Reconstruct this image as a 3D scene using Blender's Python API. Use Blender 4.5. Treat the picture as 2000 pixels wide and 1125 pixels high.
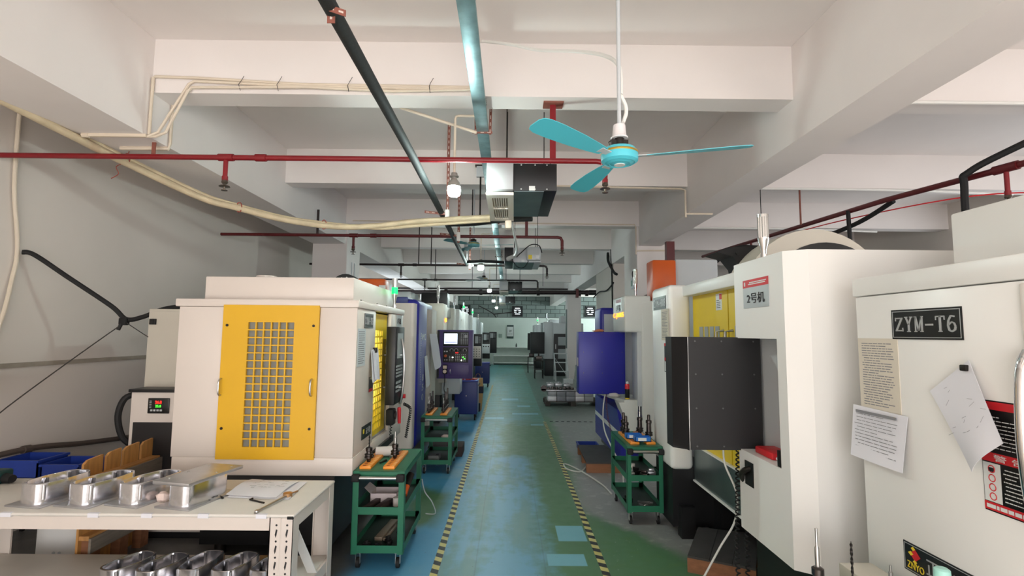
import bpy, bmesh, math, random
from mathutils import Vector, Matrix
random.seed(7)
PI = math.pi
S = bpy.context.scene
COL = S.collection
for o in list(bpy.data.objects): bpy.data.objects.remove(o, do_unlink=True)

# ------------------------------------------------------------------ camera
cam_d = bpy.data.cameras.new('camera'); cam = bpy.data.objects.new('camera', cam_d); COL.objects.link(cam)
cam_d.sensor_width = 36.0; cam_d.lens = 18.0; cam_d.clip_start = 0.05; cam_d.clip_end = 200
cam.matrix_world = Matrix(((0.99994596, -0.00899976, -0.0052032, 0.0),
                           (-0.00597653, -0.08815387, -0.99608894, 0.0),
                           (0.00850588, 0.99606621, -0.0882029, 2.0), (0, 0, 0, 1)))
S.camera = cam

# ------------------------------------------------------------------ world, daylight, exposure
S.view_settings.view_transform = 'Standard'; S.view_settings.look = 'None'
S.view_settings.gamma = 1.0; S.view_settings.use_curve_mapping = False
S.view_settings.exposure = 0.35
W = bpy.data.worlds.new('world'); S.world = W; W.use_nodes = True
bg = W.node_tree.nodes['Background']; bg.inputs[0].default_value = (0.80, 0.90, 1.0, 1); bg.inputs[1].default_value = 1.0
def daylight(name, loc, direction, sx, sy, power, col):
    d = bpy.data.lights.new(name, 'AREA'); d.shape = 'RECTANGLE'; d.size = sx; d.size_y = sy; d.energy = power; d.color = col
    o = bpy.data.objects.new(name, d); COL.objects.link(o); o.location = loc
    o.rotation_euler = Vector(direction).to_track_quat('-Z', 'Y').to_euler(); return o
# daylight through the gate and the windows behind the camera; the side-wall lamps are added fill, their windows made up
daylight('gate_daylight', (-0.6, -4.96, 1.86), (0, 1, 0.30), 6.3, 3.6, 230, (1.0, 0.945, 0.92))
daylight('front_window_daylight', (5.9, -4.96, 2.3), (-0.1, 1, 0.1), 4.5, 2.5, 190, (1.0, 0.96, 0.94))
daylight('right_wall_fill', (8.97, 6.0, 2.6), (-1, 0, -0.05), 8.6, 1.7, 60, (0.97, 0.98, 1.0))
daylight('left_wall_fill', (-4.87, 20.0, 2.6), (1, 0, 0), 9.4, 1.5, 110, (0.78, 0.93, 1.0))
daylight('end_wall_fill', (8.97, 28.9, 2.6), (-1, 0.25, 0), 6.6, 1.7, 420, (0.80, 0.95, 0.95))  # added fill lamp, placed to brighten the end wall

# unseen sun lamp, added so its floor patch bounces light up to the ceiling
sd_ = bpy.data.lights.new('added_bounce_sun', 'SUN'); sd_.energy = 22; sd_.angle = 0.02; sd_.color = (1.0, 0.95, 0.9)
so_ = bpy.data.objects.new('added_bounce_sun', sd_); COL.objects.link(so_); so_.location = (0, -8, 8); so_.rotation_euler = Vector((0.05, 0.95, -0.9)).to_track_quat('-Z', 'Y').to_euler()

# ------------------------------------------------------------------ materials
def lin(c):
    return tuple((v / 12.92 if v <= 0.04045 else ((v + 0.055) / 1.055) ** 2.4) for v in c)
def rgb(r, g, b): return lin((r / 255, g / 255, b / 255))
MATS = {}
def mat(name, col, rough=0.5, metal=0.0, var=0.0, vscale=3.0, bump=0.0, bscale=60.0, emit=0.0, ecol=None, spec=0.5, stretch=None, alpha=None, trans=0.0):
    if name in MATS: return MATS[name]
    m = bpy.data.materials.new(name); m.use_nodes = True; nt = m.node_tree; b = nt.nodes['Principled BSDF']
    c = rgb(*col)
    b.inputs['Base Color'].default_value = (*c, 1); b.inputs['Roughness'].default_value = rough; b.inputs['Metallic'].default_value = metal
    b.inputs['Specular IOR Level'].default_value = spec
    tc = nt.nodes.new('ShaderNodeTexCoord'); mp = nt.nodes.new('ShaderNodeMapping'); nt.links.new(tc.outputs['Object'], mp.inputs[0])
    if stretch: mp.inputs['Scale'].default_value = stretch
    if var > 0:
        n = nt.nodes.new('ShaderNodeTexNoise'); n.inputs['Scale'].default_value = vscale; n.inputs['Detail'].default_value = 5
        nt.links.new(mp.outputs[0], n.inputs['Vector'])
        r = nt.nodes.new('ShaderNodeMapRange'); r.inputs[1].default_value = 0.3; r.inputs[2].default_value = 0.7
        r.inputs[3].default_value = 1 - var; r.inputs[4].default_value = 1.0; nt.links.new(n.outputs['Fac'], r.inputs[0])
        mx = nt.nodes.new('ShaderNodeMix'); mx.data_type = 'RGBA'; mx.blend_type = 'MULTIPLY'; mx.inputs[0].default_value = 1
        mx.inputs[6].default_value = (*c, 1); nt.links.new(r.outputs[0], mx.inputs[7]); nt.links.new(mx.outputs[2], b.inputs['Base Color'])
    if bump > 0:
        n2 = nt.nodes.new('ShaderNodeTexNoise'); n2.inputs['Scale'].default_value = bscale; nt.links.new(mp.outputs[0], n2.inputs['Vector'])
        bp = nt.nodes.new('ShaderNodeBump'); bp.inputs['Strength'].default_value = bump; bp.inputs['Distance'].default_value = 0.01
        nt.links.new(n2.outputs['Fac'], bp.inputs['Height']); nt.links.new(bp.outputs[0], b.inputs['Normal'])
    if emit > 0:
        b.inputs['Emission Color'].default_value = (*rgb(*(ecol or col)), 1); b.inputs['Emission Strength'].default_value = emit
    if trans > 0: b.inputs['Transmission Weight'].default_value = trans
    MATS[name] = m; return m
plaster = mat('white_plaster', (236, 229, 225), 0.9, var=0.05, vscale=1.2, bump=0.06, bscale=30)
plaster_old = mat('old_white_plaster', (226, 217, 208), 0.92, var=0.09, vscale=0.7, bump=0.06, bscale=25)
cream = mat('cream_enamel', (219, 209, 200), 0.38, var=0.03, vscale=2)
white_en = mat('white_enamel', (238, 237, 233), 0.35, var=0.03, vscale=2)
grey_en = mat('light_grey_enamel', (196, 200, 202), 0.4, var=0.04)
ivory_en = mat('ivory_enamel', (216, 217, 211), 0.4, var=0.03)
beige_en = mat('beige_enamel', (206, 200, 186), 0.42, var=0.04)
yellow_en = mat('yellow_enamel', (222, 172, 26), 0.4, var=0.04)
yellow2 = mat('lemon_enamel', (232, 200, 40), 0.4, var=0.04)
blue_en = mat('blue_enamel', (40, 42, 150), 0.38, var=0.06)
blue_dark = mat('dark_blue_enamel', (36, 52, 120), 0.4, var=0.1)
purple_en = mat('violet_enamel', (84, 66, 124), 0.4, var=0.12)
black_en = mat('black_enamel', (20, 20, 22), 0.42, var=0.1)
black_tex = mat('black_textured_enamel', (26, 25, 27), 0.5, bump=0.1, bscale=400)
black_rub = mat('black_rubber', (16, 16, 17), 0.7)
dark_in = mat('dark_interior', (40, 40, 40), 0.7)
orange_en = mat('orange_enamel', (214, 92, 24), 0.35, var=0.08)
red_en = mat('red_enamel', (132, 18, 28), 0.35, var=0.12, vscale=5)
red_dark = mat('dark_red_enamel', (96, 18, 22), 0.4, var=0.25, vscale=3)
pipe_dark = mat('dark_pipe_paint', (38, 24, 24), 0.45, var=0.3, vscale=2)
rust = mat('red_oxide_steel', (140, 82, 68), 0.6, var=0.2, vscale=8)
galv = mat('galvanised_steel', (150, 180, 184), 0.42, 0.7, var=0.3, vscale=9)
zinc = mat('zinc_sheet', (120, 132, 136), 0.4, 0.6, var=0.25, vscale=4)
steel = mat('brushed_steel', (190, 190, 188), 0.28, 1.0, var=0.12, vscale=12)
chrome = mat('chrome', (215, 215, 215), 0.12, 1.0)
alu = mat('machined_aluminium', (222, 222, 226), 0.2, 1.0, var=0.10, vscale=30, bump=0.03, bscale=120)
alu_flat = mat('milled_aluminium_plate', (196, 197, 200), 0.38, 0.9, var=0.12, vscale=14)
toolsteel = mat('tool_steel', (92, 86, 84), 0.3, 1.0, var=0.3, vscale=14)
gunmetal = mat('oiled_steel', (58, 54, 52), 0.45, 0.8, var=0.3, vscale=10)
green_en = mat('green_enamel', (32, 110, 80), 0.42, var=0.10, vscale=5)
green_in = mat('oily_green_tray', (26, 48, 38), 0.5, var=0.35, vscale=6)
orange_pl = mat('orange_plastic', (236, 146, 48), 0.45)
pvc = mat('cream_pvc', (222, 208, 188), 0.5, var=0.06, vscale=4)
pvc_white = mat('white_pvc', (232, 230, 224), 0.5)
foam = mat('lagging_tape', (210, 192, 160), 0.75, var=0.22, vscale=7, bump=0.3, bscale=30)
foam_blk = mat('black_foam_lagging', (34, 38, 38), 0.75, var=0.15, bump=0.2, bscale=40)
wood = mat('pine_wood', (206, 150, 84), 0.65, var=0.35, vscale=5, stretch=(6, 6, 0.7), bump=0.1, bscale=20)
wood_y = mat('pine_board', (200, 146, 86), 0.65, var=0.35, vscale=5, stretch=(6, 0.7, 6), bump=0.1, bscale=20)
wood_grey = mat('weathered_wood', (138, 128, 116), 0.8, var=0.3, vscale=6, stretch=(6, 0.7, 6))
wood_brown = mat('brown_wood', (150, 100, 68), 0.75, var=0.3, vscale=5, stretch=(0.7, 6, 6))
felt = mat('dark_grey_boarding', (66, 64, 64), 0.8, var=0.25, vscale=6)
paper_m = mat('white_paper', (226, 226, 232), 0.85, var=0.04)
paper_b = mat('aged_paper', (214, 206, 190), 0.85, var=0.05)
blue_pl = mat('blue_plastic', (36, 66, 160), 0.5, var=0.08)
blue_br = mat('bright_blue_plastic', (38, 116, 204), 0.45)
teal_fan = mat('turquoise_enamel', (84, 196, 212), 0.35)
gold_m = mat('gold_stripe', (200, 170, 80), 0.3, 0.8)
ink = mat('black_print', (28, 28, 32), 0.7)
ink_grey = mat('grey_print', (130, 130, 134), 0.8)
sign_blk = mat('black_sign', (16, 17, 18), 0.3)
sign_white = mat('sign_white', (222, 224, 222), 0.5)
sign_red = mat('sign_red', (206, 36, 44), 0.45)
sign_yel = mat('sign_yellow', (232, 206, 50), 0.45)
sign_silver = mat('sign_silver', (190, 192, 192), 0.35, 0.5)
pink_m = mat('pink_cloth', (226, 170, 150), 0.8)
cardboard = mat('cardboard', (178, 138, 92), 0.8, var=0.08)
cloth_w = mat('white_cloth', (224, 218, 212), 0.9, var=0.06)
mint = mat('mint_plastic', (170, 226, 214), 0.4)
brick = None
steel_dim = mat('dim_screw_steel', (96, 96, 96), .5, .6)
bulb_m = mat('lit_bulb', (255, 255, 255), 0.5, emit=300, ecol=(232, 255, 250))
green_lit = mat('lit_green_lamp', (30, 230, 110), 0.4, emit=1.6, ecol=(0, 255, 90))
lens_clear = mat('clear_lamp_stack', (206, 208, 206), 0.15, 0.75)
screen_m = mat('lit_screen', (235, 242, 255), 0.4, emit=1.6, ecol=(225, 238, 255))
screen_grey = mat('grey_screen', (150, 156, 158), 0.3)
led_org = mat('orange_led', (255, 140, 20), 0.5, emit=4, ecol=(255, 130, 10))
led_red = mat('red_led', (255, 40, 30), 0.5, emit=4, ecol=(255, 30, 20))
led_grn = mat('green_led', (80, 240, 60), 0.5, emit=2.5, ecol=(70, 230, 50))
led_wht = mat('white_led', (240, 255, 240), 0.5, emit=3)
work_lamp = mat('work_lamp_lens', (255, 245, 200), 0.5, emit=30, ecol=(255, 246, 205))
fan_lit = mat('daylight_gap', (255, 255, 255), 0.5, emit=1.6, ecol=(235, 245, 250))
glass_dark = mat('smoked_glass', (60, 70, 74), 0.1, spec=0.6)

# ------------------------------------------------------------------ builders
class MB:
    def __init__(s): s.bm = bmesh.new()
    def box(s, x0, x1, y0, y1, z0, z1, bev=0.0, seg=2, edges='all'):
        g = bmesh.ops.create_cube(s.bm, size=1.0)
        sx, sy, sz = abs(x1 - x0), abs(y1 - y0), abs(z1 - z0)
        cx, cy, cz = (x0 + x1) / 2, (y0 + y1) / 2, (z0 + z1) / 2
        for v in g['verts']: v.co = Vector((v.co.x * sx + cx, v.co.y * sy + cy, v.co.z * sz + cz))
        if bev > 0:
            es = set(e for v in g['verts'] for e in v.link_edges)
            if edges == 'z': es = set(e for e in es if abs(e.verts[0].co.z - e.verts[1].co.z) > 1e-6)
            bmesh.ops.bevel(s.bm, geom=list(es), offset=min(bev, sx * .45, sy * .45, sz * .45), segments=seg, affect='EDGES', profile=0.5)
        return s
    def cyl(s, p0, p1, r, r2=None, seg=16, cap=True):
        p0, p1 = Vector(p0), Vector(p1); d = p1 - p0
        q = d.to_track_quat('Z', 'Y').to_matrix().to_4x4()
        bmesh.ops.create_cone(s.bm, cap_ends=cap, segments=seg, radius1=r, radius2=r if r2 is None else r2, depth=d.length,
                              matrix=Matrix.Translation((p0 + p1) / 2) @ q); return s
    def tube(s, pts, r, seg=8, closed=False, taper=None):
        pts = [Vector(p) for p in pts]; n = len(pts); rings = []; up = None
        for i, p in enumerate(pts):
            if closed: t = pts[(i + 1) % n] - pts[i - 1]
            else: t = (pts[min(i + 1, n - 1)] - pts[max(i - 1, 0)])
            t.normalize()
            if up is None:
                up = Vector((0, 0, 1)) if abs(t.z) < 0.9 else Vector((1, 0, 0))
            a = t.cross(up)
            if a.length < 1e-4: a = t.cross(Vector((0, 1, 0)))
            a.normalize(); b = a.cross(t).normalized(); up = b
            rr = r if taper is None else taper[i]
            rings.append([s.bm.verts.new(p + (a * math.cos(2 * PI * k / seg) + b * math.sin(2 * PI * k / seg)) * rr) for k in range(seg)])
        for i in range(n if closed else n - 1):
            A, B = rings[i], rings[(i + 1) % n]
            for k in range(seg): s.bm.faces.new((A[k], A[(k + 1) % seg], B[(k + 1) % seg], B[k]))
        if not closed: s.bm.faces.new(rings[0][::-1]); s.bm.faces.new(rings[-1])
        return s
    def prism(s, poly, vec):
        vec = Vector(vec); a = [s.bm.verts.new(Vector(p)) for p in poly]; b = [s.bm.verts.new(Vector(p) + vec) for p in poly]; n = len(a)
        fs = [s.bm.faces.new(a), s.bm.faces.new(b[::-1])]
        for i in range(n): fs.append(s.bm.faces.new((a[i], b[i], b[(i + 1) % n], a[(i + 1) % n])))
        bmesh.ops.recalc_face_normals(s.bm, faces=fs); return s
    def lathe(s, prof, c, seg=24):
        c = Vector(c); rings = []
        for r, z in prof:
            rings.append([s.bm.verts.new(c + Vector((max(r, 1e-4) * math.cos(2 * PI * k / seg), max(r, 1e-4) * math.sin(2 * PI * k / seg), z))) for k in range(seg)])
        fs = []
        for A, B in zip(rings, rings[1:]):
            for k in range(seg): fs.append(s.bm.faces.new((A[k], A[(k + 1) % seg], B[(k + 1) % seg], B[k])))
        fs.append(s.bm.faces.new(rings[0][::-1])); fs.append(s.bm.faces.new(rings[-1]))
        bmesh.ops.recalc_face_normals(s.bm, faces=fs); return s
    def ball(s, c, r, seg=12, sc=(1, 1, 1), jit=0):
        g = bmesh.ops.create_uvsphere(s.bm, u_segments=seg, v_segments=max(6, seg * 2 // 3), radius=r)
        for v in g['verts']:
            j = 1 + random.uniform(-jit, jit)
            v.co = Vector((v.co.x * sc[0] * j + c[0], v.co.y * sc[1] * j + c[1], v.co.z * sc[2] * j + c[2]))
        return s
    def sheet(s, P, th=0.0012):
        """grid of points P[i][j] turned into a thin solid sheet"""
        n, m = len(P), len(P[0]); V = [[s.bm.verts.new(Vector(p)) for p in row] for row in P]; fs = []
        for i in range(n - 1):
            for j in range(m - 1): fs.append(s.bm.faces.new((V[i][j], V[i + 1][j], V[i + 1][j + 1], V[i][j + 1])))
        s.bm.normal_update()
        bmesh.ops.solidify(s.bm, geom=fs, thickness=th); return s
    def turn(s, ang, c, axis='Z'):
        bmesh.ops.rotate(s.bm, verts=s.bm.verts, cent=Vector(c), matrix=Matrix.Rotation(ang, 3, axis)); return s
    def build(s, name, m, parent=None, flat=False):
        me = bpy.data.meshes.new(name); s.bm.normal_update(); s.bm.to_mesh(me); s.bm.free()
        me.materials.append(m)
        if not flat:
            for p in me.polygons: p.use_smooth = True
            me.set_sharp_from_angle(angle=0.6)
        o = bpy.data.objects.new(name, me); COL.objects.link(o)
        if parent is not None: attach(o, parent)
        else:
            me_center(o)
        return o
def wloc(o):
    v = Vector((0, 0, 0))
    while o is not None: v = v + Vector(o.location); o = o.parent
    return v
def attach(o, parent):
    off = wloc(parent)
    if o.type == 'EMPTY': o.location = Vector(o.location) - off
    else: o.data.transform(Matrix.Translation(-off))
    o.parent = parent
def me_center(o):
    """origin of a top-level mesh at the middle of its base"""
    vs = o.data.vertices
    if not vs: return
    lo = Vector([min(v.co[i] for v in vs) for i in range(3)]); hi = Vector([max(v.co[i] for v in vs) for i in range(3)])
    c = Vector(((lo.x + hi.x) / 2, (lo.y + hi.y) / 2, lo.z)); o.data.transform(Matrix.Translation(-c)); o.location = c
def tag(o, label=None, cat=None, group=None, kind=None):
    if label: o['label'] = label
    if cat: o['category'] = cat
    if group: o['group'] = group
    if kind: o['kind'] = kind
    return o
def thing(name, label, cat, loc, group=None):
    o = bpy.data.objects.new(name, None); COL.objects.link(o); o.location = loc; o.empty_display_size = 0.1
    return tag(o, label, cat, group)
def struct(o): o['kind'] = 'structure'; return o
def dup(root, loc, label, rotz=None):
    def cp(o, par):
        c = o.copy(); COL.objects.link(c); c.parent = par
        for ch in o.children: cp(ch, c)
        return c
    r = cp(root, None); r.location = loc
    if rotz is not None: r.rotation_euler = (0, 0, rotz)
    r['label'] = label; return r
def box(*a, **k): return MB().box(*a, **k)
def spline(pts, n=8):
    pts = [Vector(p) for p in pts]; out = []
    for i in range(len(pts) - 1):
        p0, p1, p2, p3 = pts[max(i - 1, 0)], pts[i], pts[i + 1], pts[min(i + 2, len(pts) - 1)]
        for k in range(n):
            t = k / n
            out.append(0.5 * ((2 * p1) + (p2 - p0) * t + (2 * p0 - 5 * p1 + 4 * p2 - p3) * t * t + (3 * p1 - p0 - 3 * p2 + p3) * t ** 3))
    out.append(pts[-1]); return out
def coil(pts, R, r, turns, seg=5, per=9):
    """helix of radius R along a polyline"""
    P = spline(pts, 10); L = [0]
    for a, b in zip(P, P[1:]): L.append(L[-1] + (b - a).length)
    N = int(turns * per); out = []
    for i in range(N + 1):
        d = L[-1] * i / N; k = 0
        while k < len(L) - 2 and L[k + 1] < d: k += 1
        t = (d - L[k]) / max(L[k + 1] - L[k], 1e-6); c = P[k].lerp(P[k + 1], t); tg = (P[k + 1] - P[k]).normalized()
        a = tg.cross(Vector((0.3, 1, 0.2))).normalized(); b = a.cross(tg); w = 2 * PI * i / per
        out.append(c + a * math.cos(w) * R + b * math.sin(w) * R)
    return MB().tube(out, r, seg)
def lettering(name, txt, c, ux, w, h, m, parent, lift=0.002, rows=None):
    """flat raised letters, centred at c, reading along ux ('x', '+y' or '-y'), upright, filling w by h"""
    cu = bpy.data.curves.new(name, 'FONT'); cu.body = txt; cu.align_x = 'CENTER'; cu.align_y = 'CENTER'; cu.extrude = 0.01; cu.resolution_u = 3
    t = bpy.data.objects.new(name, cu); COL.objects.link(t); bpy.context.view_layer.update()
    me = bpy.data.meshes.new_from_object(t.evaluated_get(bpy.context.evaluated_depsgraph_get()))
    bpy.data.objects.remove(t, do_unlink=True); bpy.data.curves.remove(cu)
    xs = [v.co.x for v in me.vertices]; ys = [v.co.y for v in me.vertices]
    x0, x1, y0, y1 = min(xs), max(xs), min(ys), max(ys)
    X = {'x': Vector((1, 0, 0)), '+y': Vector((0, 1, 0)), '-y': Vector((0, -1, 0))}[ux]; Z = Vector((0, 0, 1)); N = X.cross(Z)
    for v in me.vertices:
        v.co = Vector(c) + X * ((v.co.x - (x0 + x1) / 2) / (x1 - x0) * w) + Z * ((v.co.y - (y0 + y1) / 2) / (y1 - y0) * h) + N * (lift if v.co.z > 0 else 0)
    me.materials.clear(); me.materials.append(m)
    o = bpy.data.objects.new(name, me); COL.objects.link(o); attach(o, parent); return o
def slab(c, ux, w, h, th):
    """upright rectangle centred at c on a face read along ux, standing th proud of it"""
    c = Vector(c)
    if ux == 'x': return box(c.x - w / 2, c.x + w / 2, c.y - th, c.y, c.z - h / 2, c.z + h / 2)
    s = 1 if ux == '+y' else -1
    return box(c.x, c.x + s * th, c.y - w / 2, c.y + w / 2, c.z - h / 2, c.z + h / 2)
def on(c, ux, du, dv, dn=0.0):
    c = Vector(c); X = {'x': Vector((1, 0, 0)), '+y': Vector((0, 1, 0)), '-y': Vector((0, -1, 0))}[ux]; N = X.cross(Vector((0, 0, 1)))
    return c + X * du + Vector((0, 0, dv)) + N * dn
SERIF = {
 'Z': [((.06, .9), (.94, .9), .1), ((.06, .1), (.94, .1), .1), ((.85, .9), (.15, .1), .17), ((.08, .72), (.08, .95), .08), ((.92, .05), (.92, .28), .08)],
 'Y': [((.2, .95), (.5, .48), .16), ((.8, .95), (.5, .48), .12), ((.5, .5), (.5, .05), .17), ((.02, .96), (.38, .96), .07), ((.62, .96), (.98, .96), .07), ((.3, .04), (.7, .04), .07)],
 'M': [((.14, .95), (.14, .05), .1), ((.86, .95), (.86, .05), .15), ((.17, .95), (.5, .1), .15), ((.83, .95), (.5, .1), .1), ((0, .96), (.24, .96), .07), ((.76, .96), (1, .96), .07), ((0, .04), (.3, .04), .07), ((.68, .04), (1, .04), .07)],
 '-': [((.05, .45), (.95, .45), .13)],
 'T': [((.05, .93), (.95, .93), .1), ((.5, .95), (.5, .05), .18), ((.3, .04), (.7, .04), .07), ((.06, .72), (.06, .95), .07), ((.94, .72), (.94, .95), .07)],
 '6': [((.8, .9), (.45, .95), .1), ((.45, .95), (.2, .68), .14), ((.2, .68), (.14, .35), .17), ((.14, .35), (.25, .1), .16), ((.25, .1), (.5, .04), .12), ((.5, .04), (.78, .12), .13), ((.78, .12), (.86, .32), .16), ((.86, .32), (.74, .52), .13), ((.74, .52), (.5, .58), .1), ((.5, .58), (.2, .42), .1)],
}
def serif_text(name, txt, c, ux, w, h, m, parent, lift=0.0025):
    mb = MB(); n = len(txt); cw = w / n
    for i, ch in enumerate(txt):
        for (a, b, t) in SERIF[ch]:
            k = 0.86 if ch != '-' else 0.8
            A = Vector(((a[0] - .5) * cw * k + (i - (n - 1) / 2) * cw, (a[1] - .5) * h)); B = Vector(((b[0] - .5) * cw * k + (i - (n - 1) / 2) * cw, (b[1] - .5) * h))
            d = (B - A).normalized(); nn = Vector((-d.y, d.x)) * t * min(cw, h) * .5
            mb.prism([on(c, ux, *(A + nn)), on(c, ux, *(B + nn)), on(c, ux, *(B - nn)), on(c, ux, *(A - nn))], on((0, 0, 0), ux, 0, 0, lift))
    return mb.build(name, m, parent, flat=True)
def print_lines(name, c, ux, w, h, rows, m, parent, seed=1, lw=0.35, gap=0.12, lift=0.0008):
    """rows of small printed words"""
    rnd = random.Random(seed); mb = MB(); rh = h / rows
    for r in range(rows):
        v = h / 2 - (r + .5) * rh; u = -w / 2 + (0.0 if rnd.random() > .25 else w * .06); end = w / 2 * (1 if rnd.random() > .4 else rnd.uniform(-.2, .9))
        while u < end:
            L = rnd.uniform(.04, .22) * w
            if u + L > w / 2: break
            p = [on(c, ux, u, v - rh * lw / 2), on(c, ux, u + L, v - rh * lw / 2), on(c, ux, u + L, v + rh * lw / 2), on(c, ux, u, v + rh * lw / 2)]
            mb.prism(p, on((0, 0, 0), ux, 0, 0, lift)); u += L + gap * w * .2
    return mb.build(name, m, parent, flat=True)

# ------------------------------------------------------------------ floor paint
def floor_material():
    m = bpy.data.materials.new('painted_floor'); m.use_nodes = True; nt = m.node_tree; N = nt.nodes; L = nt.links; b = N['Principled BSDF']
    tc = N.new('ShaderNodeTexCoord'); sep = N.new('ShaderNodeSeparateXYZ'); L.new(tc.outputs['Object'], sep.inputs[0])
    def val(v):
        n = N.new('ShaderNodeValue'); n.outputs[0].default_value = v; return n.outputs[0]
    def mth(op, a, c=None, clamp=False):
        n = N.new('ShaderNodeMath'); n.operation = op; n.use_clamp = clamp
        for i, v in enumerate((a, c)):
            if v is None: continue
            if isinstance(v, (int, float)): n.inputs[i].default_value = v
            else: L.new(v, n.inputs[i])
        return n.outputs[0]
    def noise(scale, detail=4, st=(1, 1, 1), off=(0, 0, 0), rough=0.55):
        mp = N.new('ShaderNodeMapping'); mp.inputs['Scale'].default_value = st; mp.inputs['Location'].default_value = off
        L.new(tc.outputs['Object'], mp.inputs[0]); n = N.new('ShaderNodeTexNoise'); n.inputs['Scale'].default_value = scale
        n.inputs['Detail'].default_value = detail; n.inputs['Roughness'].default_value = rough; L.new(mp.outputs[0], n.inputs['Vector']); return n.outputs['Fac']
    def ramp(v, lo, hi):
        n = N.new('ShaderNodeMapRange'); n.inputs[1].default_value = lo; n.inputs[2].default_value = hi; n.interpolation_type = 'SMOOTHSTEP'
        L.new(v, n.inputs[0]); return n.outputs[0]
    def mix(f, a, c):
        n = N.new('ShaderNodeMix'); n.data_type = 'RGBA'
        if isinstance(f, (int, float)): n.inputs[0].default_value = f
        else: L.new(f, n.inputs[0])
        for i, v in ((6, a), (7, c)):
            if isinstance(v, tuple): n.inputs[i].default_value = (*rgb(*v), 1)
            else: L.new(v, n.inputs[i])
        return n.outputs[2]
    def band(v, lo, hi, soft):
        return mth('MULTIPLY', ramp(v, lo - soft, lo + soft), mth('SUBTRACT', 1.0, ramp(v, hi - soft, hi + soft)))
    X, Y = sep.outputs[0], sep.outputs[1]
    n1 = noise(0.9, 5); n2 = noise(2.2, 6, (1.6, 0.35, 1), (3, 1, 0)); n3 = noise(7, 6, (1, 1, 1), (9, 2, 0)); n4 = noise(26, 3); n5 = noise(1.6, 4, (1, 0.5, 1), (5, 7, 0))
    Xn = mth('ADD', X, mth('MULTIPLY', mth('SUBTRACT', n1, 0.5), 0.5)); Xn2 = mth('ADD', Xn, mth('MULTIPLY', mth('SUBTRACT', n3, 0.5), 0.25))
    Yn = mth('ADD', Y, mth('MULTIPLY', mth('SUBTRACT', n5, 0.5), 1.6))
    blue = mix(n3, (96, 156, 188), (116, 170, 196)); blue = mix(ramp(n2, .45, .75), blue, (132, 172, 186))
    green = mix(n5, (74, 118, 80), (94, 132, 100)); teal = mix(n3, (74, 138, 140), (96, 156, 150))
    # aisle: worn blue in the middle, green along the right tape, turquoise further in
    far = ramp(Y, 8.5, 13.0)
    aisle = mix(ramp(mth('ADD', n2, mth('MULTIPLY', n3, .35)), .60, .78), blue, mix(0.45, blue, green))
    aisle = mix(band(Xn2, 0.36, 0.95, 0.14), aisle, green)
    aisle = mix(mth('MULTIPLY', far, 0.8), aisle, mix(ramp(noise(1.3, 5, (1, 2.5, 1)), .48, .56), teal, mix(0.5, teal, green)))
    aisle = mix(mth('MULTIPLY', band(Yn, 8.6, 11.6, .25), band(Xn2, -.15, 0.8, .2)), aisle, green)
    # bright blue under the machines on the one side, with a green stain by the first trolley
    leftc = mix(ramp(n1, .5, .7), (78, 150, 190), (110, 160, 182))
    leftc = mix(mth('MULTIPLY', ramp(Y, 12.0, 15.0), .85), leftc, teal)
    st = mth('MULTIPLY', band(Xn, -1.15, -0.72, .12), band(Yn, 5.5, 6.7, .25)); leftc = mix(st, leftc, (74, 112, 74))
    leftc = mix(mth('SUBTRACT', 1.0, ramp(Xn, -1.5, -1.2)), leftc, (92, 92, 90))
    # bare concrete bay on the other side
    grey = mix(n1, (126, 130, 130), (152, 154, 152)); grey = mix(ramp(n3, .52, .7), grey, (164, 166, 164))
    edge = mth('ADD', mth('MULTIPLY', mth('SUBTRACT', 5.9, Y), .62), 0.95)        # the green runs wider towards the entrance
    edge = mth('MAXIMUM', edge, mth('ADD', mth('MULTIPLY', ramp(Y, 6.5, 8.5), .12), 0.88))
    gmask = mth('SUBTRACT', Xn2, edge); gmask = ramp(gmask, -.12, .12)
    right = mix(gmask, mix(ramp(n3, .5, .72), green, (92, 130, 88)), grey)
    fargrey = ramp(Y, 11.5, 13.5); right = mix(fargrey, right, mix(ramp(Xn, 1.0, 1.5), (84, 116, 104), (108, 116, 112)))
    c = mix(ramp(X, -0.62, -0.60), leftc, aisle); c = mix(ramp(X, 0.82, 0.84), c, right)
    # freshly repainted light blue rectangles
    for (x0, x1, y0, y1) in ((0.50, 0.78, 5.15, 5.55), (0.36, 0.70, 4.62, 4.86), (-.55, -.1, 12.2, 12.45), (0.1, 0.75, 12.9, 13.15), (.25, .6, 14.2, 14.5), (-.2, .3, 15.6, 16.0), (.5, .78, 11.4, 11.55)):
        c = mix(mth('MULTIPLY', band(X, x0, x1, .005), band(Y, y0, y1, .01)), c, (122, 182, 198))
    for gx in (-.27, .33):      # trowel joints
        c = mix(mth('MULTIPLY', band(X, gx - .006, gx + .006, .003), 0.25), c, (80, 100, 100))
    c = mix(mth('MULTIPLY', ramp(n4, .62, .75), mth('MULTIPLY', ramp(n5, .5, .65), .5)), c, (176, 184, 176))
    c = mix(mth('MULTIPLY', ramp(n4, .30, .24), .5), c, (60, 74, 70))
    c = mix(ramp(Y, 2.6, 2.0), c, (186, 180, 172))      # unseen entrance floor coloured pale, added to bounce untinted light upwards
    L.new(c, b.inputs['Base Color'])
    rr = N.new('ShaderNodeMapRange'); rr.inputs[3].default_value = .28; rr.inputs[4].default_value = .55; L.new(n3, rr.inputs[0]); L.new(rr.outputs[0], b.inputs['Roughness'])
    bp = N.new('ShaderNodeBump'); bp.inputs['Strength'].default_value = .08; bp.inputs['Distance'].default_value = .01; L.new(n3, bp.inputs['Height']); L.new(bp.outputs[0], b.inputs['Normal'])
    return m
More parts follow.
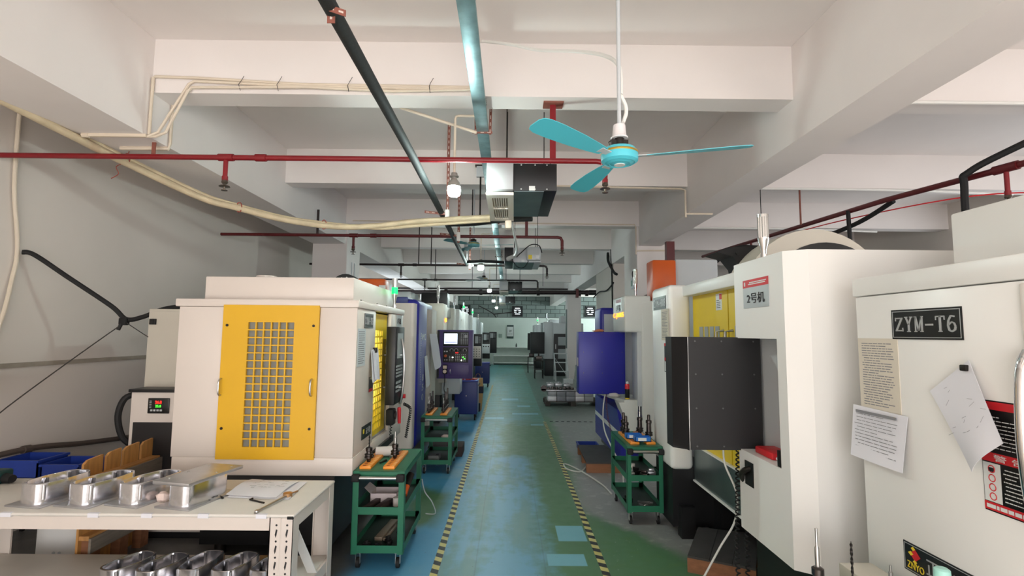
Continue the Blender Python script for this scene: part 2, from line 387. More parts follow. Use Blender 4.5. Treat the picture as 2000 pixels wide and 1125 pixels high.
def brick_material():
    m = bpy.data.materials.new('grey_blockwork'); m.use_nodes = True; nt = m.node_tree; b = nt.nodes['Principled BSDF']
    tc = nt.nodes.new('ShaderNodeTexCoord'); mp = nt.nodes.new('ShaderNodeMapping'); mp.inputs['Rotation'].default_value = (-PI / 2, 0, 0)
    nt.links.new(tc.outputs['Object'], mp.inputs[0]); br = nt.nodes.new('ShaderNodeTexBrick'); nt.links.new(mp.outputs[0], br.inputs['Vector'])
    br.inputs['Color1'].default_value = (*rgb(124, 136, 132), 1); br.inputs['Color2'].default_value = (*rgb(140, 150, 146), 1); br.inputs['Mortar'].default_value = (*rgb(70, 78, 76), 1)
    br.inputs['Scale'].default_value = 1.0; br.inputs['Brick Width'].default_value = 0.62; br.inputs['Row Height'].default_value = 0.27; br.inputs['Mortar Size'].default_value = 0.018
    nt.links.new(br.outputs[0], b.inputs['Base Color']); b.inputs['Roughness'].default_value = .9; return m

# ------------------------------------------------------------------ the building
X0, X1, Y0, Y1, ZC = -4.9, 9.0, -5.0, 33.2, 4.72
def wall(name, axis, pos, th, lo, hi, z1, holes, m):
    """a wall at x=pos (axis 'x') or y=pos (axis 'y') with rectangular openings (a0,a1,z0,z1)"""
    mb = MB(); cuts = sorted(set([lo, hi] + [h[0] for h in holes] + [h[1] for h in holes]))
    def put(a0, a1, z0, zz):
        if zz - z0 < 1e-3: return
        if axis == 'x': mb.box(min(pos, pos + th), max(pos, pos + th), a0, a1, z0, zz)
        else: mb.box(a0, a1, min(pos, pos + th), max(pos, pos + th), z0, zz)
    for a0, a1 in zip(cuts, cuts[1:]):
        hs = sorted([h for h in holes if h[0] <= a0 + 1e-6 and h[1] >= a1 - 1e-6], key=lambda h: h[2]); z = 0
        for h in hs: put(a0, a1, z, h[2]); z = h[3]
        put(a0, a1, z, z1)
    return struct(mb.build(name, m, flat=True))
fl = box(X0 - .2, X1 + .2, Y0 - .2, Y1 + .2, -.12, 0).build('floor', floor_material(), flat=True)
fl.data.transform(Matrix.Translation(fl.location)); fl.location = (0, 0, 0); struct(fl)
ceil = struct(box(X0 - .2, X1 + .2, Y0 - .2, Y1 + .2, ZC, ZC + .15).build('ceiling', plaster, flat=True))
for k in range(-3, 10):
    y = 4.6 + 2.85 * k
    if y > Y1 - .2: break
    box(X0, X1, y, y + .27, 4.2, ZC).build('beam', plaster, ceil, flat=True)
box(-3.98, -3.34, Y0, Y1, 3.78, ZC - .001).build('beam', plaster, ceil, flat=True)
box(2.64, 3.1, Y0, Y1, 3.80, ZC - .001).build('beam', plaster, ceil, flat=True)
for i, (a, b_, c, d) in enumerate(((-4.0, -3.3, 10.3, 11.2), (2.6, 3.25, 10.35, 11.5), (-4.0, -3.3, 22.9, 23.6), (2.6, 3.22, 22.9, 23.6))):
    struct(box(a, b_, c, d, 0, 4.2 if i % 2 == 0 else 4.2, .012).build('column', plaster, flat=True))
struct(box(2.66, 3.05, 13.0, 15.6, 0, 3.80).build('partition', plaster_old, flat=True))
HL = [(15.2, 24.8, 1.8, 3.4)]; HR = [(1.6, 10.4, 1.7, 3.5), (25.4, 32.4, 1.7, 3.5)]; HF = [(-3.8, 2.6, 0, 3.7), (3.6, 8.2, 1.0, 3.6)]
wall('wall_left', 'x', X0, -.2, Y0 - .2, Y1 + .2, ZC, HL, plaster_old)
wall('wall_right', 'x', X1, .2, Y0 - .2, Y1 + .2, ZC, HR, plaster_old)
wall('wall_front', 'y', Y0, -.2, X0, X1, ZC, HF, plaster_old)
wall('wall_back', 'y', Y1, .2, X0, X1, 3.03, [], mat('back_wall_paint', (216, 226, 218), .85, var=.05))
bw = box(X0, X1, Y1 + .02, Y1 + .2, 3.03, ZC).build('wall_back_upper', brick_material(), flat=True); struct(bw)
struct(box(X0, X1, Y1 - .03, Y1, 3.0, 3.06).build('trim_1', mat('grey_ledge', (120, 124, 122), .7)))
struct(MB().box(X0, X0 + .025, 4.0, 16, 1.62, 1.665).build('trim_2', mat('dusty_wall_ledge', (168, 158, 144), .9, var=.25, vscale=6)))
# windows: frames and glazing bars in the openings (side-wall ones are added to carry the fill lamps)
def window(n, x, y0, y1, z0, z1):
    mb = MB(); k = max(2, round((y1 - y0) / 1.6))
    for i in range(k + 1):
        y = y0 + (y1 - y0) * i / k; mb.box(x - .03, x + .03, y - .025, y + .025, z0, z1)
    for z in (z0 + .02, (z0 + z1) / 2, z1 - .02): mb.box(x - .025, x + .025, y0, y1, z - .02, z + .02)
    struct(mb.build('window_%d' % n, grey_en))
window(1, X0 - .16, 15.2, 24.8, 1.8, 3.4); window(2, X1 + .16, 1.6, 10.4, 1.7, 3.5); window(3, X1 + .16, 25.4, 32.4, 1.7, 3.5)
mb = MB()
for i in range(4): mb.box(3.6 + i * 1.5333 - .03, 3.6 + i * 1.5333 + .03, Y0 - .18, Y0 - .12, 1.0, 3.6)
mb.box(3.6, 8.2, Y0 - .18, Y0 - .12, 2.28, 2.34); struct(mb.build('window_4', grey_en))

# floor marking tapes: black bars across a yellow strip
def tape_material():
    m = bpy.data.materials.new('hazard_tape'); m.use_nodes = True; nt = m.node_tree; b = nt.nodes['Principled BSDF']
    tc = nt.nodes.new('ShaderNodeTexCoord'); sp = nt.nodes.new('ShaderNodeSeparateXYZ'); nt.links.new(tc.outputs['Object'], sp.inputs[0])
    a = nt.nodes.new('ShaderNodeMath'); a.operation = 'MULTIPLY_ADD'; a.inputs[1].default_value = 0.55; nt.links.new(sp.outputs[0], a.inputs[0]); nt.links.new(sp.outputs[1], a.inputs[2])
    f = nt.nodes.new('ShaderNodeMath'); f.operation = 'MULTIPLY'; f.inputs[1].default_value = 1 / .155; nt.links.new(a.outputs[0], f.inputs[0])
    g = nt.nodes.new('ShaderNodeMath'); g.operation = 'FRACT'; nt.links.new(f.outputs[0], g.inputs[0])
    t = nt.nodes.new('ShaderNodeMath'); t.operation = 'GREATER_THAN'; t.inputs[1].default_value = .5; nt.links.new(g.outputs[0], t.inputs[0])
    n = nt.nodes.new('ShaderNodeTexNoise'); n.inputs['Scale'].default_value = 2.5; nt.links.new(tc.outputs['Object'], n.inputs['Vector'])
    x = nt.nodes.new('ShaderNodeMix'); x.data_type = 'RGBA'; x.inputs[6].default_value = (*rgb(206, 190, 84), 1); x.inputs[7].default_value = (*rgb(206, 206, 160), 1); nt.links.new(n.outputs['Fac'], x.inputs[0])
    y = nt.nodes.new('ShaderNodeMix'); y.data_type = 'RGBA'; nt.links.new(t.outputs[0], y.inputs[0]); nt.links.new(x.outputs[2], y.inputs[6]); y.inputs[7].default_value = (*rgb(48, 50, 52), 1)
    nt.links.new(y.outputs[2], b.inputs['Base Color']); b.inputs['Roughness'].default_value = .5; return m
tm = tape_material()
tag(box(-.64, -.575, -1, 20, .0003, .002).build('floor_tape', tm), 'yellow and black striped floor tape along the blue painted side of the aisle', 'tape', 'floor tapes along the aisle')
tag(box(.80, .865, -1, 11.9, .0003, .002).build('floor_tape', tm), 'yellow and black striped floor tape on the bare concrete side of the aisle', 'tape', 'floor tapes along the aisle')
mb = MB()
for i in range(14): mb.box(.95 + i * .13, .95 + i * .13 + .07, 11.88, 11.94, .0003, .002)
tag(mb.build('floor_tape', ink), 'thin black dashed floor tape crossing the concrete bay', 'tape')

# ------------------------------------------------------------------ shared machine pieces
def signal_tower(x, y, z0, z1, parent, lit=False, r=.03):
    h = z1 - z0
    t = MB().cyl((x, y, z0), (x, y, z0 + .12 * h), r * .62, seg=14).lathe([(r * .45, z0 + .12 * h), (r * .5, z0 + .22 * h), (r * .95, z0 + .4 * h), (r, z0 + .48 * h)], (x, y, 0), 16).build('signal_tower', chrome, parent)
    mb = MB()
    a = .48
    if lit: mb.cyl((x, y, z0 + .70 * h), (x, y, z1), r * .92, seg=18)
    else:
        for k in range(10):
            w = 2 * PI * k / 10; mb.cyl((x + math.cos(w) * r * .72, y + math.sin(w) * r * .72, z0 + a * h), (x + math.cos(w) * r * .72, y + math.sin(w) * r * .72, z1 - .02), r * .26, seg=6)
        mb.cyl((x, y, z0 + a * h), (x, y, z1 - .01), r * .72, seg=14)
    mb.cyl((x, y, z1 - .02), (x, y, z1), r, seg=18).build('lamp_stack', lens_clear, t)
    if lit: MB().cyl((x, y, z0 + .48 * h), (x, y, z0 + .70 * h), r * 1.02, seg=18).build('green_lamp', green_lit, t)
    return t
def number_sign(c, ux, w, h, txt, parent):
    p = slab(c, ux, w, h, .004).build('number_plate', sign_silver, parent, flat=True)
    slab(on(c, ux, 0, h * .5 - h * .14, .0042), ux, w, h * .27, .001).build('red_header', sign_red, p, flat=True)
    print_lines('header_print', on(c, ux, .08 * w, h * .5 - h * .14, .0055), ux, w * .7, h * .12, 2, sign_white, p, 3, .6, .05)
    slab(on(c, ux, -.42 * w, h * .5 - h * .14, .0055), ux, w * .05, h * .14, .0008).build('emblem', sign_white, p, flat=True)
    lettering('lettering', txt, on(c, ux, 0, -h * .16, .0045), ux, w * .68, h * .36, ink, p); return p
def chain_ring(c, R, parent, name='cable_carrier', wd=.09, ax='x'):
    mb = MB(); holes = MB(); n = 14; c = Vector(c)
    ux = Vector((1, 0, 0)) if ax == 'x' else Vector((0, 1, 0)); nn = Vector((0, 1, 0)) if ax == 'x' else Vector((1, 0, 0))
    for k in range(n):
        a0, a1 = PI * k / n, PI * (k + 1) / n
        def pt(r, a): return c + ux * math.cos(a) * r + Vector((0, 0, math.sin(a) * r))
        mb.prism([pt(R, a0), pt(R, a1), pt(R - .075, a1), pt(R - .075, a0)], nn * wd)
        if k % 2 == 0:
            m_ = pt(R - .04, (a0 + a1) / 2); holes.cyl(m_ - nn * .004, m_ + nn * .01, .009, seg=8)
    o = mb.build(name, black_rub, parent); holes.build('rivet', sign_silver, o); return o

# ------------------------------------------------------------------ small tapping centre with the yellow side door (front of the row)
A = thing('machining_center', 'white machining centre with a yellow lattice side door, behind the worktable', 'machine', (-2.1, 5.4, 0))
mb = MB()
mb.box(-2.885, -2.49, 4.5, 4.53, .925, 2.21, .004).box(-1.655, -1.33, 4.5, 4.53, .925, 2.21, .004)          # side panels beside the yellow door
mb.box(-2.884, -2.86, 4.531, 6.45, .925, 2.21).box(-2.859, -1.361, 6.42, 6.45, .6, 2.21)
mb.box(-1.36, -1.331, 4.531, 5.13, .925, 2.21, .004).box(-1.36, -1.33, 5.95, 6.45, .78, 2.21, .004)
mb.box(-1.36, -1.33, 5.13, 5.95, .775, .84)
mb.box(-2.92, -1.315, 4.488, 6.46, 2.212, 2.28, .01)                                                         # cap
mb.build('enclosure', cream, A)
box(-2.745, -1.405, 4.62, 6.2, 2.28, 2.49, .008).build('top_cover', cream, A)
MB().box(-2.87, -1.325, 4.495, 6.43, .775, .925, .006).build('base_skirt', cream, A)
MB().box(-2.72, -1.55, 4.72, 6.35, .12, .775).build('base', black_en, A)
for (x, y) in ((-2.6, 4.85), (-1.7, 4.85), (-2.6, 6.2), (-1.7, 6.2)): MB().cyl((x, y, 0), (x, y, .13), .05, seg=14).build('levelling_foot', gunmetal, A)
MB().box(-2.86, -1.36, 4.56, 6.41, .93, .95).box(-2.855, -2.84, 4.56, 6.4, .95, 2.2).box(-2.85, -1.37, 6.38, 6.41, .95, 2.2).box(-2.85, -1.37, 4.56, 6.4, 2.19, 2.205).build('inner_lining', mat('inner_lining', (150, 150, 146), .4, var=.1), A)
MB().box(-2.45, -1.75, 5.35, 6.35, .95, 1.3, .03).box(-2.3, -1.85, 5.6, 6.3, 1.55, 2.15, .04).cyl((-2.08, 5.85, 1.4), (-2.08, 5.85, 1.6), .09).build('spindle_head', mat('cast_grey', (150, 152, 148), .45, var=.2), A)
lp = MB().cyl((-2.2, 4.75, 1.06), (-2.02, 4.95, 1.12), .06, seg=14).build('work_lamp', steel, A); MB().cyl((-2.02, 4.95, 1.12), (-2.012, 4.959, 1.123), .055, seg=14).build('lens', work_lamp, lp)
lp = MB().box(-1.44, -1.37, 5.0, 5.12, 1.2, 2.12).build('work_lamp', grey_en, A); MB().box(-1.43, -1.38, 5.12, 5.125, 1.25, 2.1).build('lens', work_lamp, lp)
# yellow side door with punched lattice
d = MB(); gx0, gx1, gz0, gz1 = -2.268, -1.869, 1.016, 2.078
d.box(-2.49, gx0, 4.478, 4.5, .912, 2.228).box(gx1, -1.655, 4.478, 4.5, .912, 2.228).box(gx0, gx1, 4.478, 4.5, .912, gz0).box(gx0, gx1, 4.478, 4.5, gz1, 2.228)
for i in range(1, 6): x = gx0 + (gx1 - gx0) * i / 6; d.box(x - .0055, x + .0055, 4.479, 4.499, gz0, gz1)
for i in range(1, 16): z = gz0 + (gz1 - gz0) * i / 16; d.box(gx0, gx1, 4.480, 4.498, z - .0055, z + .0055)
sd = d.build('side_door', yellow_en, A)
for x in (-2.475, -1.695):
    z = 1.52; MB().tube(spline([(x, 4.478, z - .07), (x, 4.455, z - .065), (x, 4.44, z - .04), (x, 4.44, z + .04), (x, 4.455, z + .065), (x, 4.478, z + .07)], 4), .008).build('handle', steel, sd)
mb = MB()
for x in (-2.45, -1.70):
    for z in (1.17, 2.05): mb.cyl((x, 4.478, z), (x, 4.473, z), .012, seg=10)
mb.build('door_bolts', gunmetal, sd)
box(gx0 - .05, gx1 + .03, 4.503, 4.507, gz0 - .03, gz1 + .03).build('window_sheet', mat('scratched_polycarbonate', (206, 208, 200), .35, trans=.75), sd)
# sliding front door, lit from inside
d = MB(); y0, y1 = 5.15, 5.76
d.box(-1.385, -1.37, y0, 5.24, .85, 2.21).box(-1.385, -1.37, 5.6, y1, .85, 2.21).box(-1.385, -1.37, 5.24, 5.6, .85, 1.0).box(-1.385, -1.37, 5.24, 5.6, 2.02, 2.21)
for i in range(1, 5): d.box(-1.384, -1.371, 5.24 + .072 * i - .006, 5.24 + .072 * i + .006, 1.0, 2.02)
for i in range(1, 15): z = 1.0 + 1.02 * i / 15; d.box(-1.383, -1.372, 5.24, 5.6, z - .006, z + .006)
fd = d.build('front_door', yellow2, A)
box(-1.355, -1.318, 5.76, 5.93, .84, 2.205, .006).build('door_edge', cream, fd)
mb = MB().tube(spline([(-1.19, 5.72, 1.22), (-1.165, 5.70, 1.35), (-1.15, 5.69, 1.58), (-1.165, 5.70, 1.82), (-1.19, 5.72, 1.93)], 6), .015, 10)
for z in (1.40, 1.75): mb.cyl((-1.37, 5.70, z), (-1.155, 5.70, z), .011, seg=10)
mb.build('arched_handle', steel, fd)
MB().box(-1.36, -1.30, 5.1, 5.95, .775, .845).build('door_sill', gunmetal, A)
# plates on the aisle face
def nameplate(c, ux, w, h, txt, parent):
    p = slab(c, ux, w, h, .004).build('name_plate', sign_blk, parent, flat=True)
    mb = MB(); e = .006
    for (du, dv, ww, hh) in ((0, h / 2 - .009, w - .012, .003), (0, -h / 2 + .009, w - .012, .003), (-w / 2 + .008, 0, .003, h - .016), (w / 2 - .008, 0, .003, h - .016)):
        q = on(c, ux, du, dv, .004); mb.prism([on(q, ux, -ww / 2, -hh / 2), on(q, ux, ww / 2, -hh / 2), on(q, ux, ww / 2, hh / 2), on(q, ux, -ww / 2, hh / 2)], on((0, 0, 0), ux, 0, 0, .001))
    mb.build('plate_border', sign_silver, p, flat=True)
    serif_text('lettering', txt, on(c, ux, 0, 0, .004), ux, w * .9, h * .52, sign_silver, p); return p
nameplate((-1.33, 4.875, 2.105), '+y', .30, .135, 'ZYM-T6', A)
ch = slab((-1.33, 4.652, 1.862), '+y', .24, .335, .004).build('safety_chart', mat('pale_blue_chart', (200, 206, 208), .6), A); print_lines('chart_print', (-1.326, 4.652, 1.862), '+y', .20, .30, 16, ink_grey, ch, 5)
mk = slab((-1.33, 4.905, 1.08), '+y', .31, .118, .004).build('maker_plate', sign_blk, A); lettering('lettering', '正化', on((-1.33, 4.905, 1.08), '+y', .05, 0, .004), '+y', .15, .06, sign_silver, mk)
slab(on((-1.33, 4.905, 1.08), '+y', -.1, .01, .0042), '+y', .04, .04, .001).build('emblem', sign_yel, mk, flat=True)
wn = slab((-1.33, 5.01, 1.50), '+y', .13, .14, .003).build('warning_label', sign_blk, A); slab((-1.327, 5.01, 1.445), '+y', .13, .03, .001).build('red_band', sign_red, wn, flat=True)
number_sign((-1.329, 6.2, 2.165), '+y', .28, .20, '1号机', A)
# operator panel
pn = box(-1.30, -1.2, 5.47, 5.92, 1.235, 2.06, .008).build('control_panel', black_en, A)
box(-1.2, -1.196, 5.56, 5.83, 1.72, 1.99).build('screen', screen_grey, pn)
mb = MB()
for i in range(4):
    for j in range(6): mb.box(-1.2, -1.195, 5.52 + j * .055, 5.55 + j * .055, 1.52 + i * .035, 1.54 + i * .035)
for i in range(3):
    for j in range(4): mb.box(-1.2, -1.195, 5.53 + j * .07, 5.57 + j * .07, 1.36 + i * .045, 1.385 + i * .045)
mb.build('key_block', screen_grey, pn)
MB().cyl((-1.2, 5.86, 1.285), (-1.16, 5.86, 1.285), .024, seg=16).build('emergency_stop', sign_red, pn)
MB().box(-1.335, -1.25, 5.6, 5.75, 1.6, 1.66).build('panel_bracket', gunmetal, A)
signal_tower(-1.345, 6.0, 2.28, 2.63, A, lit=True, r=.034)
chain_ring((-1.80, 5.6, 2.47), .165, A)
MB().lathe([(.10, 2.49), (.10, 2.545), (.095, 2.56)], (-2.47, 5.2, 0), 24).build('exhaust_collar', cream, A)
MB().cyl((-1.34, 4.63, 2.28), (-1.34, 4.63, 2.29), .008).cyl((-1.34, 5.2, 2.28), (-1.34, 5.2, 2.29), .008).cyl((-1.34, 5.6, 2.28), (-1.34, 5.6, 2.29), .008).build('cover_bolts', gunmetal, A)
# hand wheel hanging under the panel, its coiled lead, a red tool
H_ = thing('handwheel_box', 'black handheld pulse wheel hanging below the control panel of the white machine', 'controller', (-1.26, 5.80, 1.02))
box(-1.32, -1.24, 5.62, 5.76, 1.0, 1.17, .012).build('housing', black_rub, H_); MB().cyl((-1.24, 5.69, 1.1), (-1.225, 5.69, 1.1), .045, seg=20).build('wheel', gunmetal, H_)
coil([(-1.27, 5.69, 1.0), (-1.28, 5.70, .90), (-1.28, 5.72, .82)], .010, .004, 6).build('coiled_lead', black_rub, H_)
tag(MB().cyl((-1.215, 5.83, .99), (-1.22, 5.83, 1.15), .018, .022, seg=12).lathe([(.022, 1.15), (.018, 1.165), (.0, 1.17)], (-1.22, 5.83, 0), 12).build('air_gun', sign_red), 'red handled tool hanging beside the black pulse wheel', 'tool')
tag(coil([(-1.19, 5.93, 1.19), (-1.13, 6.02, 1.12), (-1.15, 6.02, .95), (-1.17, 6.0, .80)], .014, .005, 22).build('coiled_cable', black_rub), 'black coiled cable hanging under the control panel near the green trolley', 'cable')
# papers hanging on the aisle face
def hang_sheet(name, corners, parent=None, curl=.02, nx=6, ny=8, nrm=(1, 0, 0), m=paper_m):
    a, b, c, d_ = [Vector(p) for p in corners]; n = Vector(nrm); P = []
    for i in range(ny + 1):
        v = i / ny; row = []
        for j in range(nx + 1):
            u = j / nx; q = a.lerp(b, u).lerp(d_.lerp(c, u), v); row.append(q + n * (curl * (v ** 2) * math.sin(PI * (.2 + u * .9)) + .003))
        P.append(row)
    return MB().sheet(P, .0015).build(name, m, parent)
pp = thing('paper_sheets', 'white paper sheets clipped beside the yellow front door of the white machine', 'paper', (-1.32, 5.03, 1.5))
hang_sheet('sheet', [(-1.318, 4.94, 1.83), (-1.318, 5.15, 1.85), (-1.30, 5.16, 1.56), (-1.30, 4.92, 1.52)], pp, .02)
hang_sheet('sheet', [(-1.310, 4.97, 1.82), (-1.310, 5.17, 1.83), (-1.285, 5.19, 1.53), (-1.285, 4.95, 1.55)], pp, .02)
MB().box(-1.325, -1.29, 5.03, 5.08, 1.80, 1.85, .004).build('clip', gunmetal, pp)

# electrical cabinet and chiller behind the machine
E_ = thing('electrical_cabinet', 'tall pale grey electrical cabinet with a black hinge beside the white machine', 'cabinet', (-3.4, 5.7, 0))
box(-3.79, -3.0, 5.415, 6.0, .1, 2.225, .006).build('body', beige_en, E_); box(-3.735, -3.0, 5.40, 5.415, .15, 2.20, .004).build('door', beige_en, E_)
MB().box(-3.765, -3.695, 5.388, 5.401, 2.06, 2.12, .003).cyl((-3.73, 5.39, 2.06), (-3.73, 5.39, 2.12), .01).build('hinge', black_rub, E_)
MB().box(-3.79, -3.0, 5.42, 6.0, 0, .1).build('plinth', black_en, E_)
Cc = thing('oil_chiller', 'white and black chiller unit with a small red and green display beside the machine', 'chiller', (-3.35, 5.4, 0))
box(-3.72, -3.25, 5.15, 5.38, .06, 1.40, .006).box(-3.25, -2.95, 5.15, 5.38, .06, 1.40, .006).build('body', cream, Cc)
box(-3.74, -2.93, 5.13, 5.385, 1.39, 1.42, .004).build('top_lid', black_en, Cc)
box(-3.68, -2.97, 5.138, 5.15, .62, 1.10, .003).build('filter_panel', black_tex, Cc)
dp = box(-3.545, -3.335, 5.135, 5.15, 1.185, 1.335, .01).build('display_panel', sign_blk, Cc)
lettering('red_digits', '26.8', (-3.44, 5.134, 1.295), 'x', .062, .028, led_red, dp); lettering('green_digits', '25.0', (-3.44, 5.134, 1.258), 'x', .056, .024, led_grn, dp)
mb = MB()
for i in range(4): mb.box(-3.515 + i * .031, -3.493 + i * .031, 5.130, 5.136, 1.208, 1.226, .002)
for i in range(5): mb.box(-3.527, -3.507, 5.133, 5.136, 1.24 + i * .016, 1.245 + i * .016)
mb.build('button', grey_en, dp)
lb = slab((-3.28, 5.148, .585), 'x', .11, .055, .002).build('warning_label', sign_yel, Cc); print_lines('label_print', (-3.28, 5.146, .585), 'x', .08, .035, 3, ink, lb, 9)
MB().tube(spline([(-3.74, 5.28, 1.36), (-3.82, 5.2, 1.32), (-3.86, 5.18, 1.15), (-3.82, 5.2, .95), (-3.74, 5.25, .85)], 6), .03, 10).build('hose', black_rub, Cc)
MB().box(-3.7, -2.97, 5.16, 5.36, 0, .06).build('plinth', black_en, Cc)

# ------------------------------------------------------------------ blue and white vertical machining centre behind it (aisle, first trolley side)
B = thing('machining_center', 'blue and white machining centre marked VMC 850 down its blue pillar', 'machine', (-2.2, 8.6, 0))
box(-2.9, -1.36, 7.36, 7.62, .36, 2.42, .05, 4, 'z').build('end_panel', cream, B)
pl = box(-1.95, -1.345, 7.62, 8.5, .30, 2.50, .09, 5).build('pillar', blue_en, B)
lettering('lettering', 'VMC', (-1.344, 8.12, 1.93), '+y', .40, .10, sign_silver, pl)
for i, chx in enumerate('850'): lettering('lettering', chx, (-1.344, 8.12, 1.30 - i * .15), '+y', .15, .10, sign_silver, pl)
print_lines('maker_print', (-1.344, 7.9, 1.6), '+y', .05, .8, 22, sign_silver, pl, 4, .5)
box(-2.9, -1.5, 7.62, 10.0, 2.40, 2.53, .03).build('roof_frame', blue_dark, B)
box(-1.95, -1.40, 9.3, 9.95, .35, 2.42, .05, 4, 'z').build('far_pillar', beige_en, B)
box(-2.0, -1.9, 8.5, 9.3, .8, 2.40, .01).build('door', grey_en, B)
box(-2.0, -1.55, 8.5, 9.3, .45, .8, .02).build('apron', grey_en, B)
box(-3.6, -1.75, 7.45, 9.95, .0, .5, .02).build('base', blue_dark, B); box(-3.6, -2.0, 7.7, 9.95, .5, 2.38, .02).build('rear_housing', grey_en, B)
def magazine(c, R, w, parent, m=grey_en):
    """round tool-magazine cover standing on edge, axis along the aisle"""
    o = MB().cyl((c[0], c[1], c[2]), (c[0], c[1] + w, c[2]), R, seg=40).build('magazine_cover', m, parent)
    MB().cyl((c[0], c[1] - .012, c[2]), (c[0], c[1], c[2]), R * .82, seg=40).build('magazine_disc', dark_in, o); return o
mg = MB().cyl((-2.1, 8.2, 2.05), (-1.9, 8.2, 2.05), .72, seg=40).build('magazine_cover', grey_en, B)
hd = box(-2.35, -1.86, 7.64, 7.95, 2.53, 2.80, .03).build('motor_cover', orange_en, B); MB().box(-1.95, -1.85, 7.632, 7.64, 2.55, 2.70).build('motor_label', sign_white, hd)
box(-2.8, -2.35, 7.7, 8.1, 2.53, 2.76, .02).build('spindle_housing', grey_en, B)
sh = thing('paper_sheet', 'large white drawing sheet hanging at the end of the blue pillar', 'paper', (-1.36, 9.0, 1.9))
hang_sheet('sheet', [(-1.345, 8.72, 1.98), (-1.30, 9.25, 1.98), (-1.24, 9.6, 1.42), (-1.30, 8.92, 1.36)], sh, .05)
sh = thing('paper_sheet', 'narrow grey paper strip stuck on the blue pillar', 'paper', (-1.34, 8.4, 1.5))
hang_sheet('sheet', [(-1.342, 8.22, 1.62), (-1.342, 8.48, 1.63), (-1.30, 8.62, 1.16), (-1.33, 8.30, 1.12)], sh, .02, m=grey_en)

# ------------------------------------------------------------------ generic machines further along both rows
def pendant(x0, x1, y, z0, z1, parent, m, lit=True, rows=True, cam_faces_back=False):
    """operator pendant: its face looks towards the entrance"""
    p = box(x0, x1, y, y + .22, z0, z1, .012).build('control_pendant', m, parent); w, h = x1 - x0, z1 - z0
    if cam_faces_back:
        mb = MB()
        for u in (.04, .5, .96):
            for v in (.03, .35, .66, .97): mb.cyl((x0 + u * w, y, z0 + v * h), (x0 + u * w, y - .004, z0 + v * h), .006, seg=8)
        mb.build('panel_screws', steel_dim, p); return p
    box(x0 + .12 * w, x1 - .12 * w, y - .006, y, z0 + .66 * h, z1 - .03 * h, .003).build('screen_bezel', black_en, p)
    box(x0 + .17 * w, x0 + .55 * w, y - .010, y - .005, z0 + .71 * h, z0 + .93 * h).build('screen', screen_m if lit else screen_grey, p)
    mb = MB()
    for i in range(6):
        for j in range(4): mb.box(x0 + w * (.62 + j * .06), x0 + w * (.65 + j * .06), y - .010, y - .005, z0 + h * (.72 + i * .035), z0 + h * (.74 + i * .035))
    mb.build('key_block', screen_grey, p)
    return p
def vmc(label, s, xf, y0, ln, zt, cs, led=None, towerlit=False, pend=None, base_m=black_en, tower=True, dep=1.9, zb=.62, group='machining centres further down the hall'):
    """s = +1: its face looks to -x (right row); s = -1: looks to +x"""
    def X(d): return xf + s * d
    T = thing('machining_center', label, 'machine', (X(dep / 2), y0 + ln / 2, 0), group)
    m1, m2 = cs; y1 = y0 + ln
    def bx(name, d0, d1, a, b_, z0, z1, m, bev=.02, par=T): return box(X(d0), X(d1), a, b_, z0, z1, bev).build(name, m, par)
    bx('enclosure', .28, dep, y0 + .02, y1 - .02, zb, zt - .06, m1)
    bx('end_column', 0, .45, y0, y0 + .62, zb, zt, m1, .03); bx('end_column', 0, .45, y1 - .55, y1, zb, zt, m1, .03)
    bx('header', .08, .42, y0 + .6, y1 - .5, zt - .28, zt - .02, m1, .015)
    dr = bx('door', .22, .29, y0 + .64, y1 - .57, .98, zt - .28, m2, .005)
    bx('window_pane', .205, .22, y0 + .8, y1 - .75, 1.3, zt - .45, glass_dark, .0, dr)
    bx('apron', .12, .3, y0 + .62, y1 - .55, min(zb, .62), .98, grey_en, .01)
    bx('base', .06, dep - .1, y0 + .06, y1 - .1, 0, zb, base_m, .01)
    bx('spindle_tower', .9, 1.5, y0 + .8, y1 - .8, zt - .06, zt + .32, grey_en, .03)
    if tower: signal_tower(X(.18), y0 + .3, zt, zt + .42, T, towerlit, .036)
    ux = '-y' if s > 0 else '+y'
    if led: lettering('led_text', led, (X(-.002), y0 + .31, zt - .38), ux, .42, .11, led_org, T)
    if pend:
        x0, x1, yp, z0, z1, pm, back = pend
        p = pendant(x0, x1, yp, z0, z1, T, pm, lit=False, cam_faces_back=back)
        MB().box(min(X(.05), x0 + .3), max(X(.05), x1 - .3), yp + .08, yp + .16, z0 - .06, z0 + .02).build('pendant_arm', grey_en, T)
    return T
Cm = vmc('beige machining centre with a lit orange display and a violet control pendant', -1, -1.46, 11.5, 2.6, 2.66, (beige_en, grey_en), 'C-J0005', False, None, group=None)
# its violet pendant in detail
px0, px1, py, pz0, pz1 = -1.46, -.735, 10.5, 1.075, 2.06
PD = box(px0, px1, py, py + .30, pz0, pz1, .012).build('control_pendant', purple_en, Cm)
box(px0, px0 + .045, py - .004, py + .1, pz0 + .02, pz1 - .02).build('side_strip', black_en, PD)
MB().box(-1.45, -1.3, 10.7, 11.5, pz0 - .1, pz0 + .02).build('pendant_arm', beige_en, Cm)
W_, H2 = px1 - px0, pz1 - pz0
def U(f): return px0 + f * W_
def V(f): return pz0 + f * H2
box(U(.17), U(.88), py - .010, py, V(.665), V(.965), .003).build('screen_bezel', black_en, PD)
sc = box(U(.20), U(.565), py - .016, py - .009, V(.71), V(.925)).build('screen', screen_m, PD)
MB().box(U(.21), U(.555), py - .018, py - .015, V(.74), V(.752)).box(U(.42), U(.555), py - .018, py - .015, V(.878), V(.884)).build('screen_text', mat('screen_blue', (70, 90, 190), .5, emit=.6), sc)
mb = MB()
